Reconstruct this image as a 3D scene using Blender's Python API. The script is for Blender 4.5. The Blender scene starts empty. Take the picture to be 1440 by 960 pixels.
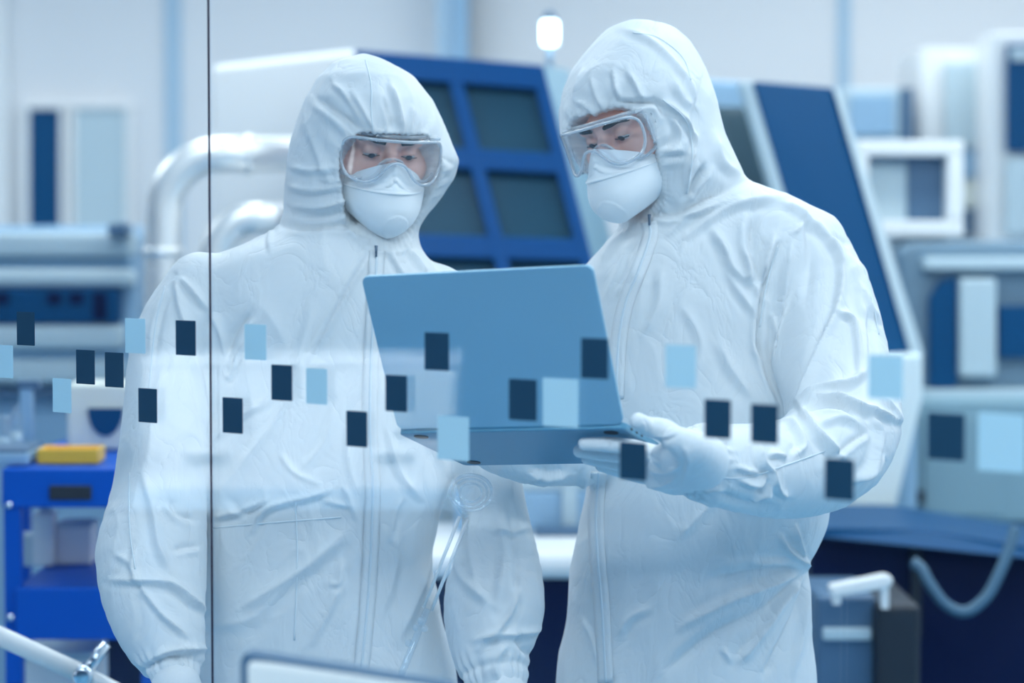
import bpy, math, random
import numpy as np
from mathutils import Vector, Matrix
from mathutils.bvhtree import BVHTree

random.seed(4); rng = np.random.default_rng(4)
SC = bpy.context.scene; COL = SC.collection
W, H, FPX = 1440, 960, 3400.0
CAM = np.array([0.0, 0.0, 1.58]); PITCH = math.radians(2.86)
FWD = np.array([0, math.cos(PITCH), -math.sin(PITCH)]); UPV = np.array([0, math.sin(PITCH), math.cos(PITCH)]); RGT = np.array([1.0, 0, 0])

def P(px, py, d):
    """world point seen at pixel (px, py) at distance d along the optical axis"""
    return CAM + d * (FWD + (px - 720) / FPX * RGT + (480 - py) / FPX * UPV)

def project(v):
    q = v - CAM
    d = q @ FWD
    return 720 + FPX * (q @ RGT) / d, 480 - FPX * (q @ UPV) / d, d

# ------------------------------------------------------------------ materials
def mat(name, color, rough=0.5, metal=0.0, bump=None, emit=None, spec=0.5, coat=0.0, sss=0.0):
    m = bpy.data.materials.new(name); m.use_nodes = True
    nt = m.node_tree; b = nt.nodes['Principled BSDF']
    b.inputs['Base Color'].default_value = (*color, 1); b.inputs['Roughness'].default_value = rough
    b.inputs['Metallic'].default_value = metal; b.inputs['Specular IOR Level'].default_value = spec
    b.inputs['Coat Weight'].default_value = coat
    if sss:
        b.inputs['Subsurface Weight'].default_value = sss; b.inputs['Subsurface Radius'].default_value = (.01, .005, .003)
    if emit:
        b.inputs['Emission Color'].default_value = (*emit[0], 1); b.inputs['Emission Strength'].default_value = emit[1]
    if bump:
        scale, strength, dist = bump
        tc = nt.nodes.new('ShaderNodeTexCoord'); n = nt.nodes.new('ShaderNodeTexNoise'); bp = nt.nodes.new('ShaderNodeBump')
        n.inputs['Scale'].default_value = scale; n.inputs['Detail'].default_value = 4
        bp.inputs['Strength'].default_value = strength; bp.inputs['Distance'].default_value = dist
        nt.links.new(tc.outputs['Object'], n.inputs['Vector']); nt.links.new(n.outputs['Fac'], bp.inputs['Height'])
        nt.links.new(bp.outputs['Normal'], b.inputs['Normal'])
    return m

def suit_mat(name):
    m = mat(name, (.81, .835, .855), .5, spec=.35)
    nt = m.node_tree; b = nt.nodes['Principled BSDF']
    tc = nt.nodes.new('ShaderNodeTexCoord')
    mp = nt.nodes.new('ShaderNodeMapping'); mp.inputs['Scale'].default_value = (1, 1, .6)
    nt.links.new(tc.outputs['Object'], mp.inputs['Vector'])
    # sharp little paper-like creases
    n1 = nt.nodes.new('ShaderNodeTexNoise'); n1.inputs['Scale'].default_value = 16; n1.inputs['Detail'].default_value = 3; n1.inputs['Distortion'].default_value = .8
    nt.links.new(mp.outputs['Vector'], n1.inputs['Vector'])
    s = nt.nodes.new('ShaderNodeMath'); s.operation = 'SUBTRACT'; s.inputs[1].default_value = .5
    a = nt.nodes.new('ShaderNodeMath'); a.operation = 'ABSOLUTE'
    p = nt.nodes.new('ShaderNodeMath'); p.operation = 'POWER'; p.inputs[1].default_value = .55
    nt.links.new(n1.outputs['Fac'], s.inputs[0]); nt.links.new(s.outputs[0], a.inputs[0]); nt.links.new(a.outputs[0], p.inputs[0])
    # woven fibre grain
    n2 = nt.nodes.new('ShaderNodeTexNoise'); n2.inputs['Scale'].default_value = 420; n2.inputs['Detail'].default_value = 2
    nt.links.new(tc.outputs['Object'], n2.inputs['Vector'])
    b1 = nt.nodes.new('ShaderNodeBump'); b1.inputs['Strength'].default_value = .5; b1.inputs['Distance'].default_value = .006
    b2 = nt.nodes.new('ShaderNodeBump'); b2.inputs['Strength'].default_value = .12; b2.inputs['Distance'].default_value = .001
    nt.links.new(p.outputs[0], b1.inputs['Height']); nt.links.new(n2.outputs['Fac'], b2.inputs['Height'])
    nt.links.new(b1.outputs['Normal'], b2.inputs['Normal']); nt.links.new(b2.outputs['Normal'], b.inputs['Normal'])
    return m

def clear_mat(name, tint=(1, 1, 1), f0=.04, body=0.0, bodycol=(.8, .9, .95), gain=1.0, rough=0.0):
    """clear sheet: straight-through transmission plus a Schlick mirror, and a white body for plastics and painted highlights"""
    m = bpy.data.materials.new(name); m.use_nodes = True; nt = m.node_tree
    nt.nodes.remove(nt.nodes['Principled BSDF']); out = nt.nodes['Material Output']
    tr = nt.nodes.new('ShaderNodeBsdfTransparent'); tr.inputs['Color'].default_value = (*tint, 1)
    gl = nt.nodes.new('ShaderNodeBsdfGlossy'); gl.inputs['Roughness'].default_value = rough
    lw = nt.nodes.new('ShaderNodeLayerWeight'); lw.inputs['Blend'].default_value = .5
    pw = nt.nodes.new('ShaderNodeMath'); pw.operation = 'POWER'; pw.inputs[1].default_value = 5
    ml = nt.nodes.new('ShaderNodeMath'); ml.operation = 'MULTIPLY_ADD'; ml.inputs[1].default_value = (1 - f0) * gain; ml.inputs[2].default_value = f0 * gain
    ml.use_clamp = True
    nt.links.new(lw.outputs['Facing'], pw.inputs[0]); nt.links.new(pw.outputs[0], ml.inputs[0])
    mx = nt.nodes.new('ShaderNodeMixShader')
    nt.links.new(ml.outputs[0], mx.inputs['Fac'])
    src = tr.outputs[0]
    if body:
        df = nt.nodes.new('ShaderNodeBsdfDiffuse'); df.inputs['Color'].default_value = (*bodycol, 1)
        m2 = nt.nodes.new('ShaderNodeMixShader'); m2.inputs['Fac'].default_value = body
        nt.links.new(tr.outputs[0], m2.inputs[1]); nt.links.new(df.outputs[0], m2.inputs[2]); src = m2.outputs[0]
    nt.links.new(src, mx.inputs[1]); nt.links.new(gl.outputs[0], mx.inputs[2]); nt.links.new(mx.outputs[0], out.inputs['Surface'])
    return m

M = dict(
    suit=suit_mat('white_suit_fabric'),
    zip=mat('zipper_tape', (.72, .80, .86), .6), metal_dark=mat('zip_metal', (.16, .22, .30), .35, .6),
    seam=mat('seam_thread', (.78, .85, .90), .7),
    mask=mat('mask_nonwoven', (.93, .96, .98), .75, bump=(600, .15, .001)),
    glove=mat('white_glove_fabric', (.83, .85, .87), .6, bump=(70, .35, .004)),
    boot=mat('white_boot_cover', (.85, .88, .9), .6),
    skin=mat('skin', (1.0, .57, .47), .5, sss=.12), eye=mat('eye_white', (.75, .75, .75), .25), iris=mat('iris', (.05, .06, .08), .2),
    brow=mat('brow_hair', (.025, .02, .02), .8),
    lens=clear_mat('goggle_plastic', (.98, .99, 1), .05, .025, (.8, .9, 1)),
    rim=clear_mat('goggle_rim_plastic', (.9, .95, 1), .16, .42, (.92, .96, 1), rough=.06),  # clear plastic, its white body raised to stand for the rim highlight
    glass=clear_mat('partition_glass', (.97, .985, 1.0), .032),
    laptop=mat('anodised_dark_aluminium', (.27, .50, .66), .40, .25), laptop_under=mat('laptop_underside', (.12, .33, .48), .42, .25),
    black=mat('black_plastic', (.012, .018, .03), .5), key=mat('keyboard_black', (.01, .012, .016), .5),
    screen=mat('dark_screen', (.01, .015, .025), .1),
    decal=mat('navy_vinyl', (.008, .050, .105), .6, spec=.25), decal_frost=mat('frosted_vinyl', (.44, .68, .82), .7),
    joint=mat('glass_joint_silicone', (.02, .012, .045), .4),
    wall=mat('wall_panel', (.82, .82, .84), .6), corridor_wall=mat('corridor_paint', (.05, .11, .19), .6), wall_trim=mat('wall_trim', (.44, .60, .74), .6), ceil=mat('ceiling_panel', (.8, .84, .88), .7),
    floor=mat('blue_epoxy_floor', (.15, .38, .56), .3),
    upper=mat('dusty_blue_enamel', (.17, .27, .36), .45), lower=mat('mist_blue_enamel', (.86, .96, .97), .45), strip=mat('strip_blue_enamel', (.28, .45, .55), .45), case=mat('slate_blue_enamel', (.25, .40, .48), .45),
    white=mat('white_enamel', (.90, .90, .90), .35), pale=mat('pale_blue_enamel', (.54, .66, .72), .4), grey=mat('grey_blue_enamel', (.30, .48, .66), .4),
    grey_dark=mat('slate_enamel', (.08, .16, .27), .4),
    blue=mat('blue_enamel', (.001, .068, .235), .4, spec=.15), blue_panel=mat('blue_side_panel', (.002, .068, .185), .45, spec=.15), cart=mat('royal_blue_cart', (.0, .098, .54), .4, spec=.15),
    navy=mat('navy_enamel', (.001, .008, .052), .5, spec=.15), pane=mat('machine_window', (.020, .080, .13), .3, spec=.12),
    pane_green=mat('machine_window_grey', (.07, .12, .15), .15),
    steel=mat('polished_duct', (1.0, .98, .95), .28, .55, bump=(3, .1, .02)), chrome=mat('chrome', (.8, .85, .9), .15, 1.0),
    yellow=mat('yellow_tray', (.95, .56, .06), .4), label=mat('black_label', (.012, .018, .03), .5),
    lamp=mat('signal_lamp', (.9, 1, 1), .3, emit=((.75, .95, 1.0), 6)), diffuser=mat('light_diffuser', (.9, .95, 1), .5, emit=((.8, .93, 1.0), 1.2)),
    hose=mat('hose_grey', (.07, .16, .25), .45), green=mat('dark_green_glass', (.02, .10, .12), .2),
    beaker=clear_mat('lab_glass', (.93, .97, 1), .08, .06, rough=.02),
    tube=clear_mat('tube_highlight_white', (.95, .98, 1), .14, .8, (.97, .99, 1)), tubeclear=clear_mat('bulb_glass', (.95, .98, 1), .14, .14, (.9, .95, 1)),  # white body of the tube stands in for its bright highlights
    benchtop=mat('bench_top', (.75, .80, .84), .3), cream=mat('cream_enamel', (.82, .84, .76), .4),
)

# ------------------------------------------------------------------ scene helpers
def org(o):
    t = np.zeros(3)
    while o is not None:
        t += np.array(o.location); o = o.parent
    return t

def tag(o, label=None, cat=None, group=None, kind=None):
    for k, v in (('label', label), ('category', cat), ('group', group), ('kind', kind)):
        if v: o[k] = v
    return o

def thing(name, loc, label, cat, group=None, kind=None):
    o = bpy.data.objects.new(name, None); COL.objects.link(o); o.location = loc; o.empty_display_size = .05
    return tag(o, label, cat, group, kind)

class G:
    """collects geometry (world coordinates) for ONE mesh object"""
    def __init__(s): s.v = []; s.f = []; s.n = 0
    def add(s, v, f):
        v = np.asarray(v, float).reshape(-1, 3); s.v.append(v)
        s.f += [tuple(int(i) + s.n for i in q) for q in f]; s.n += len(v); return s
    def box(s, c, size, R=None):
        c = np.asarray(c, float); h = np.asarray(size, float) / 2
        q = np.array([[x, y, z] for x in (-1, 1) for y in (-1, 1) for z in (-1, 1)], float) * h
        if R is not None: q = q @ np.asarray(R).T
        return s.add(q + c, [(0, 1, 3, 2), (4, 6, 7, 5), (0, 4, 5, 1), (2, 3, 7, 6), (0, 2, 6, 4), (1, 5, 7, 3)])
    def poly(s, pts, back):
        """prism: front polygon pts, back = same + offset"""
        a = np.asarray(pts, float); n = len(a)
        return s.add(np.vstack([a, a + np.asarray(back, float)]), [tuple(range(n)), tuple(range(2 * n - 1, n - 1, -1))] + [(i, i + n, (i + 1) % n + n, (i + 1) % n) for i in range(n)])
    def pp(s, pts, d, thick):
        """prism whose front outline shows at these pixels at distance d (or per-corner distance)"""
        return s.poly([P(p[0], p[1], p[2] if len(p) > 2 else d) for p in pts], (0, thick, 0))
    def prect(s, x0, y0, x1, y1, d, thick):
        return s.pp([(x0, y0), (x1, y0), (x1, y1), (x0, y1)], d, thick)
    def pdown(s, x0, y0, x1, d, thick, z=0.0):
        """box from pixel row y0 down to height z"""
        a, b = P(x0, y0, d), P(x1, y0, d)
        return s.box(((a[0] + b[0]) / 2, a[1] + thick / 2, (a[2] + z) / 2), (b[0] - a[0], thick, a[2] - z))
    def tube(s, pts, r, n=14, caps=True):
        pts = np.asarray(pts, float); m = len(pts); r = np.broadcast_to(np.asarray(r, float), (m,))
        t = np.gradient(pts, axis=0); t /= np.linalg.norm(t, axis=1)[:, None] + 1e-12
        u = np.cross(t[0], (0.3, 0.2, 1.0)); u /= np.linalg.norm(u)
        vs = []
        for i in range(m):
            u = u - t[i] * (u @ t[i]); u /= np.linalg.norm(u); w = np.cross(t[i], u)
            a = np.arange(n) * 2 * math.pi / n
            vs.append(pts[i] + r[i] * (np.cos(a)[:, None] * u + np.sin(a)[:, None] * w))
        f = [(i * n + j, i * n + (j + 1) % n, (i + 1) * n + (j + 1) % n, (i + 1) * n + j) for i in range(m - 1) for j in range(n)]
        if caps: f += [tuple(range(n - 1, -1, -1)), tuple((m - 1) * n + j for j in range(n))]
        return s.add(np.vstack(vs), f)
    def loop_tube(s, pts, r, n=8):
        pts = np.asarray(pts, float); m = len(pts)
        t = np.roll(pts, -1, 0) - np.roll(pts, 1, 0); t /= np.linalg.norm(t, axis=1)[:, None] + 1e-12
        c = pts.mean(0); vs = []
        for i in range(m):
            u = pts[i] - c; u = u - t[i] * (u @ t[i]); u /= np.linalg.norm(u) + 1e-12; w = np.cross(t[i], u)
            a = np.arange(n) * 2 * math.pi / n
            vs.append(pts[i] + r * (np.cos(a)[:, None] * u + np.sin(a)[:, None] * w))
        f = [(i * n + j, i * n + (j + 1) % n, ((i + 1) % m) * n + (j + 1) % n, ((i + 1) % m) * n + j) for i in range(m) for j in range(n)]
        return s.add(np.vstack(vs), f)
    def lathe(s, prof, base, axis=(0, 0, 1), n=28):
        """prof: (radius, height) pairs along axis from base"""
        ax = np.asarray(axis, float); ax /= np.linalg.norm(ax)
        u = np.cross(ax, (0, 1, 0.01)); u /= np.linalg.norm(u); w = np.cross(ax, u)
        a = np.arange(n) * 2 * math.pi / n
        ring = np.cos(a)[:, None] * u + np.sin(a)[:, None] * w
        vs = [np.asarray(base) + h * ax + r * ring for r, h in prof]; m = len(prof)
        f = [(i * n + j, i * n + (j + 1) % n, (i + 1) * n + (j + 1) % n, (i + 1) * n + j) for i in range(m - 1) for j in range(n)]
        f += [tuple(range(n - 1, -1, -1)), tuple((m - 1) * n + j for j in range(n))]
        return s.add(np.vstack(vs), f)
    def grid(s, A):
        """A[i,j,3] surface patch"""
        a, b = A.shape[:2]
        return s.add(A.reshape(-1, 3), [(i * b + j, i * b + j + 1, (i + 1) * b + j + 1, (i + 1) * b + j) for i in range(a - 1) for j in range(b - 1)])
    def obj(s, name, m, parent=None, bevel=0, smooth=False, solid=0, label=None, base=None):
        v = np.vstack(s.v)
        o = bpy.data.objects.new(name, bpy.data.meshes.new(name)); COL.objects.link(o)
        if parent is not None:
            o.parent = parent; v = v - org(parent)
        else:
            b = np.array([(v[:, 0].min() + v[:, 0].max()) / 2, (v[:, 1].min() + v[:, 1].max()) / 2, v[:, 2].min()]) if base is None else np.asarray(base)
            o.location = b; v = v - b
        me = o.data; me.from_pydata(v.tolist(), [], s.f); me.update()
        import bmesh
        bm = bmesh.new(); bm.from_mesh(me); bmesh.ops.recalc_face_normals(bm, faces=bm.faces); bm.to_mesh(me); bm.free()
        me.materials.append(M[m] if isinstance(m, str) else m)
        if smooth: me.polygons.foreach_set('use_smooth', [True] * len(me.polygons))
        if solid:
            k = o.modifiers.new('thickness', 'SOLIDIFY'); k.thickness = solid; k.offset = 0
        if bevel:
            k = o.modifiers.new('bevel', 'BEVEL'); k.width = bevel; k.segments = 3; k.limit_method = 'ANGLE'; k.harden_normals = False
        if label: o['label'] = label
        return o

def catmull(pts, n):
    pts = np.asarray(pts, float); m = len(pts)
    q = np.vstack([2 * pts[0] - pts[1], pts, 2 * pts[-1] - pts[-2]])
    t = np.linspace(0, m - 1, n); i = np.minimum(t.astype(int), m - 2); u = (t - i)[:, None]
    a, b, c, d = q[i], q[i + 1], q[i + 2], q[i + 3]
    return .5 * (2 * b + (c - a) * u + (2 * a - 5 * b + 4 * c - d) * u ** 2 + (3 * b - a - 3 * c + d) * u ** 3)

# ------------------------------------------------------------------ implicit surfaces
_perm = rng.permutation(256)
_grad = rng.normal(size=(256, 3)); _grad /= np.linalg.norm(_grad, axis=1)[:, None]
def perlin(p):
    p = np.asarray(p, float); i = np.floor(p).astype(int); f = p - i; u = f * f * f * (f * (f * 6 - 15) + 10); out = 0
    for dx in (0, 1):
        for dy in (0, 1):
            for dz in (0, 1):
                h = _perm[(_perm[(_perm[(i[:, 0] + dx) & 255] + i[:, 1] + dy) & 255] + i[:, 2] + dz) & 255]
                g = _grad[h]; q = f - (dx, dy, dz)
                w = (u[:, 0] if dx else 1 - u[:, 0]) * (u[:, 1] if dy else 1 - u[:, 1]) * (u[:, 2] if dz else 1 - u[:, 2])
                out = out + w * (g * q).sum(1)
    return out

def smin(a, b, k):
    if k <= 0: return np.minimum(a, b)
    h = np.maximum(k - np.abs(a - b), 0) / k
    return np.minimum(a, b) - h * h * k * .25
def smax(a, b, k): return -smin(-a, -b, k)

def axis(lo, hi, flo, fhi, fine, coarse):
    out = [lo]
    while out[-1] < hi:
        x = out[-1]
        out.append(x + (fine if flo - 1e-9 <= x < fhi else coarse))
    return np.array(out)

class Field:
    def __init__(s, xs, ys, zs):
        s.a = (xs, ys, zs); s.F = np.full((len(xs), len(ys), len(zs)), .2, np.float32)
    def box(s, lo, hi):
        sl = []
        for a, l, h in zip(s.a, lo, hi):
            i = max(0, np.searchsorted(a, l) - 1); j = min(len(a), np.searchsorted(a, h) + 1); sl.append(slice(i, j))
        return tuple(sl)
    def pts(s, sl):
        return [s.a[k][sl[k]].astype(np.float32).reshape([-1 if q == k else 1 for q in range(3)]) for k in range(3)]
    def put(s, fn, lo, hi, k=.02, op='u'):
        sl = s.box(np.asarray(lo) - k - .02, np.asarray(hi) + k + .02)
        if any(q.stop - q.start < 2 for q in sl): return
        d = fn(*s.pts(sl)).astype(np.float32)
        s.F[sl] = smin(s.F[sl], d, k) if op == 'u' else smax(s.F[sl], -d, k)
    def cone(s, a, b, ra, rb, k=.02, op='u'):
        a = np.asarray(a, float); b = np.asarray(b, float); ba = b - a; L = ba @ ba + 1e-12; r = max(ra, rb)
        def fn(x, y, z):
            t = np.clip(((x - a[0]) * ba[0] + (y - a[1]) * ba[1] + (z - a[2]) * ba[2]) / L, 0, 1)
            return np.sqrt((x - a[0] - t * ba[0]) ** 2 + (y - a[1] - t * ba[1]) ** 2 + (z - a[2] - t * ba[2]) ** 2) - (ra + (rb - ra) * t)
        s.put(fn, np.minimum(a, b) - r, np.maximum(a, b) + r, k, op)
    def chain(s, pts, rad, k=.02, n=None, self_k=.01):
        """one limb: evaluated on its own, then merged with k"""
        n = n or 4 * (len(pts) - 1) + 1
        q = catmull(np.hstack([np.asarray(pts, float), np.asarray(rad, float)[:, None]]), n)
        lo = (q[:, :3] - q[:, 3:]).min(0); hi = (q[:, :3] + q[:, 3:]).max(0)
        sl = s.box(lo - k - .02, hi + k + .02)
        x, y, z = s.pts(sl); best = None
        for i in range(n - 1):
            a, b = q[i, :3], q[i + 1, :3]; ba = b - a; L = ba @ ba + 1e-12
            t = np.clip(((x - a[0]) * ba[0] + (y - a[1]) * ba[1] + (z - a[2]) * ba[2]) / L, 0, 1)
            d = np.sqrt((x - a[0] - t * ba[0]) ** 2 + (y - a[1] - t * ba[1]) ** 2 + (z - a[2] - t * ba[2]) ** 2) - (q[i, 3] + (q[i + 1, 3] - q[i, 3]) * t)
            best = d if best is None else np.minimum(best, d)
        s.F[sl] = smin(s.F[sl], best.astype(np.float32), k)
    def loft(s, rows, k=.03, shrink=0.0, e=2.3, cut=None):
        """rows: (world z, x left, x right, y centre, half depth)"""
        R = np.array(sorted(rows)); zz = np.linspace(R[0, 0], R[-1, 0], 400)
        Q = np.stack([np.interp(zz, R[:, 0], R[:, i]) for i in range(1, 5)], 1)
        ker = np.exp(-np.linspace(-2, 2, 23) ** 2); ker /= ker.sum()
        pad = np.vstack([np.repeat(Q[:1], 11, 0), Q, np.repeat(Q[-1:], 11, 0)])
        Q = np.stack([np.convolve(pad[:, i], ker, 'valid') for i in range(4)], 1)
        lo = (Q[:, 0].min(), (Q[:, 2] - Q[:, 3]).min(), zz[0]); hi = (Q[:, 1].max(), (Q[:, 2] + Q[:, 3]).max(), zz[-1])
        def fn(x, y, z):
            g = [np.interp(z.ravel(), zz, Q[:, i]).reshape(z.shape) for i in range(4)]
            a = np.maximum((g[1] - g[0]) / 2 - shrink, .012); b = np.maximum(g[3] - shrink, .012); cx = (g[0] + g[1]) / 2
            q = (np.abs((x - cx) / a) ** e + np.abs((y - g[2]) / b) ** e) ** (1 / e)
            d = (q - 1) * np.minimum(a, b)
            return smax(smax(d, z - (zz[-1] - shrink), .015), (zz[0] + shrink) - z, .015)
        if cut is None: s.put(fn, lo, hi, k)
        else:
            s.put(lambda x, y, z: smax(fn(x, y, z), -cut(x, y, z), .006), lo, hi, k)
    def mesh(s, smooth=3):
        F = s.F; xs, ys, zs = s.a; I = F < 0
        n = tuple(q - 1 for q in F.shape)
        c = np.zeros(n, np.uint8)
        for i in (0, 1):
            for j in (0, 1):
                for k in (0, 1):
                    c += I[i:i + n[0], j:j + n[1], k:k + n[2]]
        act = np.argwhere((c > 0) & (c < 8)); idx = np.full(n, -1, np.int32); idx[tuple(act.T)] = np.arange(len(act))
        ax = [a.astype(float) for a in s.a]
        acc = np.zeros((len(act), 3)); cnt = np.zeros(len(act))
        cor = [(i, j, k) for i in (0, 1) for j in (0, 1) for k in (0, 1)]
        for A in cor:
            for d in range(3):
                if A[d]: continue
                B = list(A); B[d] = 1
                ia = act + A; ib = act + B
                fa = F[tuple(ia.T)].astype(float); fb = F[tuple(ib.T)].astype(float)
                hit = (fa < 0) != (fb < 0); t = np.where(hit, fa / np.where(hit, fa - fb, 1), 0)
                pa = np.stack([ax[q][ia[:, q]] for q in range(3)], 1); pb = np.stack([ax[q][ib[:, q]] for q in range(3)], 1)
                acc += np.where(hit[:, None], pa + t[:, None] * (pb - pa), 0); cnt += hit
        v = acc / cnt[:, None]; quads = []
        for d in range(3):
            e1, e2 = (d + 1) % 3, (d + 2) % 3
            sa = [slice(None)] * 3; sb = [slice(None)] * 3; sa[d] = slice(0, -1); sb[d] = slice(1, None)
            a, b = I[tuple(sa)], I[tuple(sb)]
            e = np.argwhere(a != b)
            e = e[(e[:, e1] > 0) & (e[:, e2] > 0) & (e[:, e1] < F.shape[e1] - 1) & (e[:, e2] < F.shape[e2] - 1)]
            q = []
            for o1, o2 in ((1, 1), (0, 1), (0, 0), (1, 0)):
                c_ = e.copy(); c_[:, e1] -= o1; c_[:, e2] -= o2; q.append(idx[tuple(c_.T)])
            q = np.stack(q, 1); inside = a[tuple(e.T)]
            q[~inside] = q[~inside][:, ::-1]; quads.append(q)
        q = np.vstack(quads); q = q[(q >= 0).all(1)]
        # keep only pieces that are big (drops inner voids too small to matter)
        for _ in range(smooth): v = relax(v, q, .5)
        return v, q

def relax(v, q, w):
    E = np.vstack([q[:, [0, 1]], q[:, [1, 2]], q[:, [2, 3]], q[:, [3, 0]]]); n = len(v)
    c = np.bincount(E[:, 0], minlength=n) + np.bincount(E[:, 1], minlength=n)
    s = np.stack([np.bincount(E[:, 0], v[E[:, 1], k], n) + np.bincount(E[:, 1], v[E[:, 0], k], n) for k in range(3)], 1)
    return v + w * (s / np.maximum(c, 1)[:, None] - v)

def vnormals(v, q):
    fn = np.cross(v[q[:, 2]] - v[q[:, 0]], v[q[:, 3]] - v[q[:, 1]]); n = np.zeros_like(v)
    for k in range(3):
        for c in range(4): n[:, k] += np.bincount(q[:, c], fn[:, k], len(v))
    return n / (np.linalg.norm(n, axis=1)[:, None] + 1e-12)

def mesh_obj(name, v, q, m, parent=None, loc=None, tris=False):
    o = bpy.data.objects.new(name, bpy.data.meshes.new(name)); COL.objects.link(o)
    if parent is not None: o.parent = parent; v = v - org(parent)
    elif loc is not None: o.location = loc; v = v - np.asarray(loc)
    me = o.data; nf = len(q)
    me.vertices.add(len(v)); me.vertices.foreach_set('co', v.astype(np.float32).ravel())
    me.loops.add(nf * 4); me.loops.foreach_set('vertex_index', q.astype(np.int32).ravel())
    me.polygons.add(nf); me.polygons.foreach_set('loop_start', np.arange(nf, dtype=np.int32) * 4)
    me.update(calc_edges=True); me.validate()
    me.polygons.foreach_set('use_smooth', [True] * len(me.polygons)); me.materials.append(M[m])
    return o

FOLD = 1.95
def stroke_disp(v, nrm, strokes):
    """cloth folds: each stroke is a crease line (pixels), height in mm, width in px; raised along the surface normal"""
    px, py, _ = project(v); view = v - CAM; view /= np.linalg.norm(view, axis=1)[:, None]
    front = np.clip(-(nrm * view).sum(1) * 4 + .4, 0, 1); out = np.zeros(len(v))
    for pts, h, w in strokes:
        w = w * .85
        p = catmull(pts, max(6, 5 * (len(pts) - 1) + 1)) if len(pts) > 2 else np.linspace(pts[0], pts[1], 6)
        m = (px > p[:, 0].min() - 4 * w) & (px < p[:, 0].max() + 4 * w) & (py > p[:, 1].min() - 4 * w) & (py < p[:, 1].max() + 4 * w) & (front > 0)
        ii = np.nonzero(m)[0]
        if not len(ii): continue
        x, y = px[ii], py[ii]; best = np.full(len(ii), 1e9); sg = np.zeros(len(ii)); tt = np.zeros(len(ii)); n = len(p) - 1
        for i in range(n):
            a, b = p[i], p[i + 1]; e = b - a; L = e @ e + 1e-9
            t = np.clip(((x - a[0]) * e[0] + (y - a[1]) * e[1]) / L, 0, 1)
            dx, dy = x - a[0] - t * e[0], y - a[1] - t * e[1]; d = np.hypot(dx, dy); b_ = d < best
            best[b_] = d[b_]; sg[b_] = np.sign(e[0] * dy - e[1] * dx)[b_]; tt[b_] = ((i + t) / n)[b_]
        s = best * sg; taper = np.clip(np.minimum(tt, 1 - tt) * 4 + .25, 0, 1)
        far = np.clip(1 - (np.abs(best) - 3 * w) / w, 0, 1)
        prof = np.exp(-(np.abs(s) / w) ** 1.25) - .48 * np.exp(-((s - 1.5 * w) / (1.1 * w)) ** 2)
        out[ii] += FOLD * h * .001 * prof * taper * far * front[ii]
    return out

# ------------------------------------------------------------------ people
def rot(yaw, pitch, roll):
    return np.array(Matrix.Rotation(math.radians(yaw), 3, 'Z') @ Matrix.Rotation(math.radians(pitch), 3, 'X') @ Matrix.Rotation(math.radians(roll), 3, 'Y'))

class Head:
    def __init__(s, px, py, d, yaw, pitch, roll, open_top=0.0):
        s.open_top = open_top; s.R = rot(yaw, pitch, roll); s.O = P(px, py, d) - s.R @ np.array([0, -.086, 0])
    def w(s, p): return np.asarray(p, float) @ s.R.T + s.O
    def loc(s, x, y, z):
        R, O = s.R, s.O
        return [(x - O[0]) * R[0, i] + (y - O[1]) * R[1, i] + (z - O[2]) * R[2, i] for i in range(3)]

def head_sdf(hd):
    def ell(x, y, z, c, r):
        a = ((x - c[0]) / r[0]) ** 2 + ((y - c[1]) / r[1]) ** 2 + ((z - c[2]) / r[2]) ** 2
        b = ((x - c[0]) / r[0] ** 2) ** 2 + ((y - c[1]) / r[1] ** 2) ** 2 + ((z - c[2]) / r[2] ** 2) ** 2
        k0 = np.sqrt(a) + 1e-6; return k0 * (k0 - 1) / (np.sqrt(b) + 1e-6)
    def cap(x, y, z, a, b, ra, rb):
        a = np.array(a); ba = np.array(b) - a; L = ba @ ba
        t = np.clip(((x - a[0]) * ba[0] + (y - a[1]) * ba[1] + (z - a[2]) * ba[2]) / L, 0, 1)
        return np.sqrt((x - a[0] - t * ba[0]) ** 2 + (y - a[1] - t * ba[1]) ** 2 + (z - a[2] - t * ba[2]) ** 2) - (ra + (rb - ra) * t)
    def fn(X, Y, Z):
        x, y, z = hd.loc(X, Y, Z); ax = np.abs(x)
        d = ell(x, y, z, (0, .018, .028), (.074, .094, .082))
        d = smin(d, ell(x, y, z, (0, -.030, -.045), (.058, .060, .076)), .03)
        d = smin(d, ell(ax, y, z, (.044, -.052, -.030), (.026, .026, .024)), .02)
        d = smin(d, cap(ax, y, z, (.012, -.083, .016), (.046, -.070, .018), .010, .011), .012)
        d = smin(d, ell(x, y, z, (0, -.075, -.108), (.024, .020, .018)), .02)
        d = smax(d, -ell(ax, y, z, (.031, -.100, -.003), (.021, .018, .014)), .012)
        d = smin(d, cap(x, y, z, (0, -.086, .006), (0, -.110, -.040), .0085, .0125), .010)
        d = smin(d, ell(ax, y, z, (.011, -.099, -.044), (.009, .011, .008)), .006)
        lid = smax(np.sqrt((ax - .031) ** 2 + (y + .0745) ** 2 + (z + .001) ** 2) - .0138, -(z + .0062 + (y + .0745) * .1), .002)
        low = smax(np.sqrt((ax - .031) ** 2 + (y + .0745) ** 2 + (z + .001) ** 2) - .0135, (z + .0085), .002)
        d = smin(smin(d, lid, .003), low, .003)
        d = smin(d, ell(x, y, z, (0, -.086, -.072), (.022, .009, .005)), .006)
        d = smin(d, ell(x, y, z, (0, -.085, -.081), (.019, .009, .006)), .004)
        d = smin(d, ell(ax, y, z, (.076, .012, -.012), (.008, .018, .030)), .006)
        d = smin(d, cap(x, y, z, (0, .035, -.06), (0, .055, -.20), .054, .058), .03)
        return d
    return fn

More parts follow.
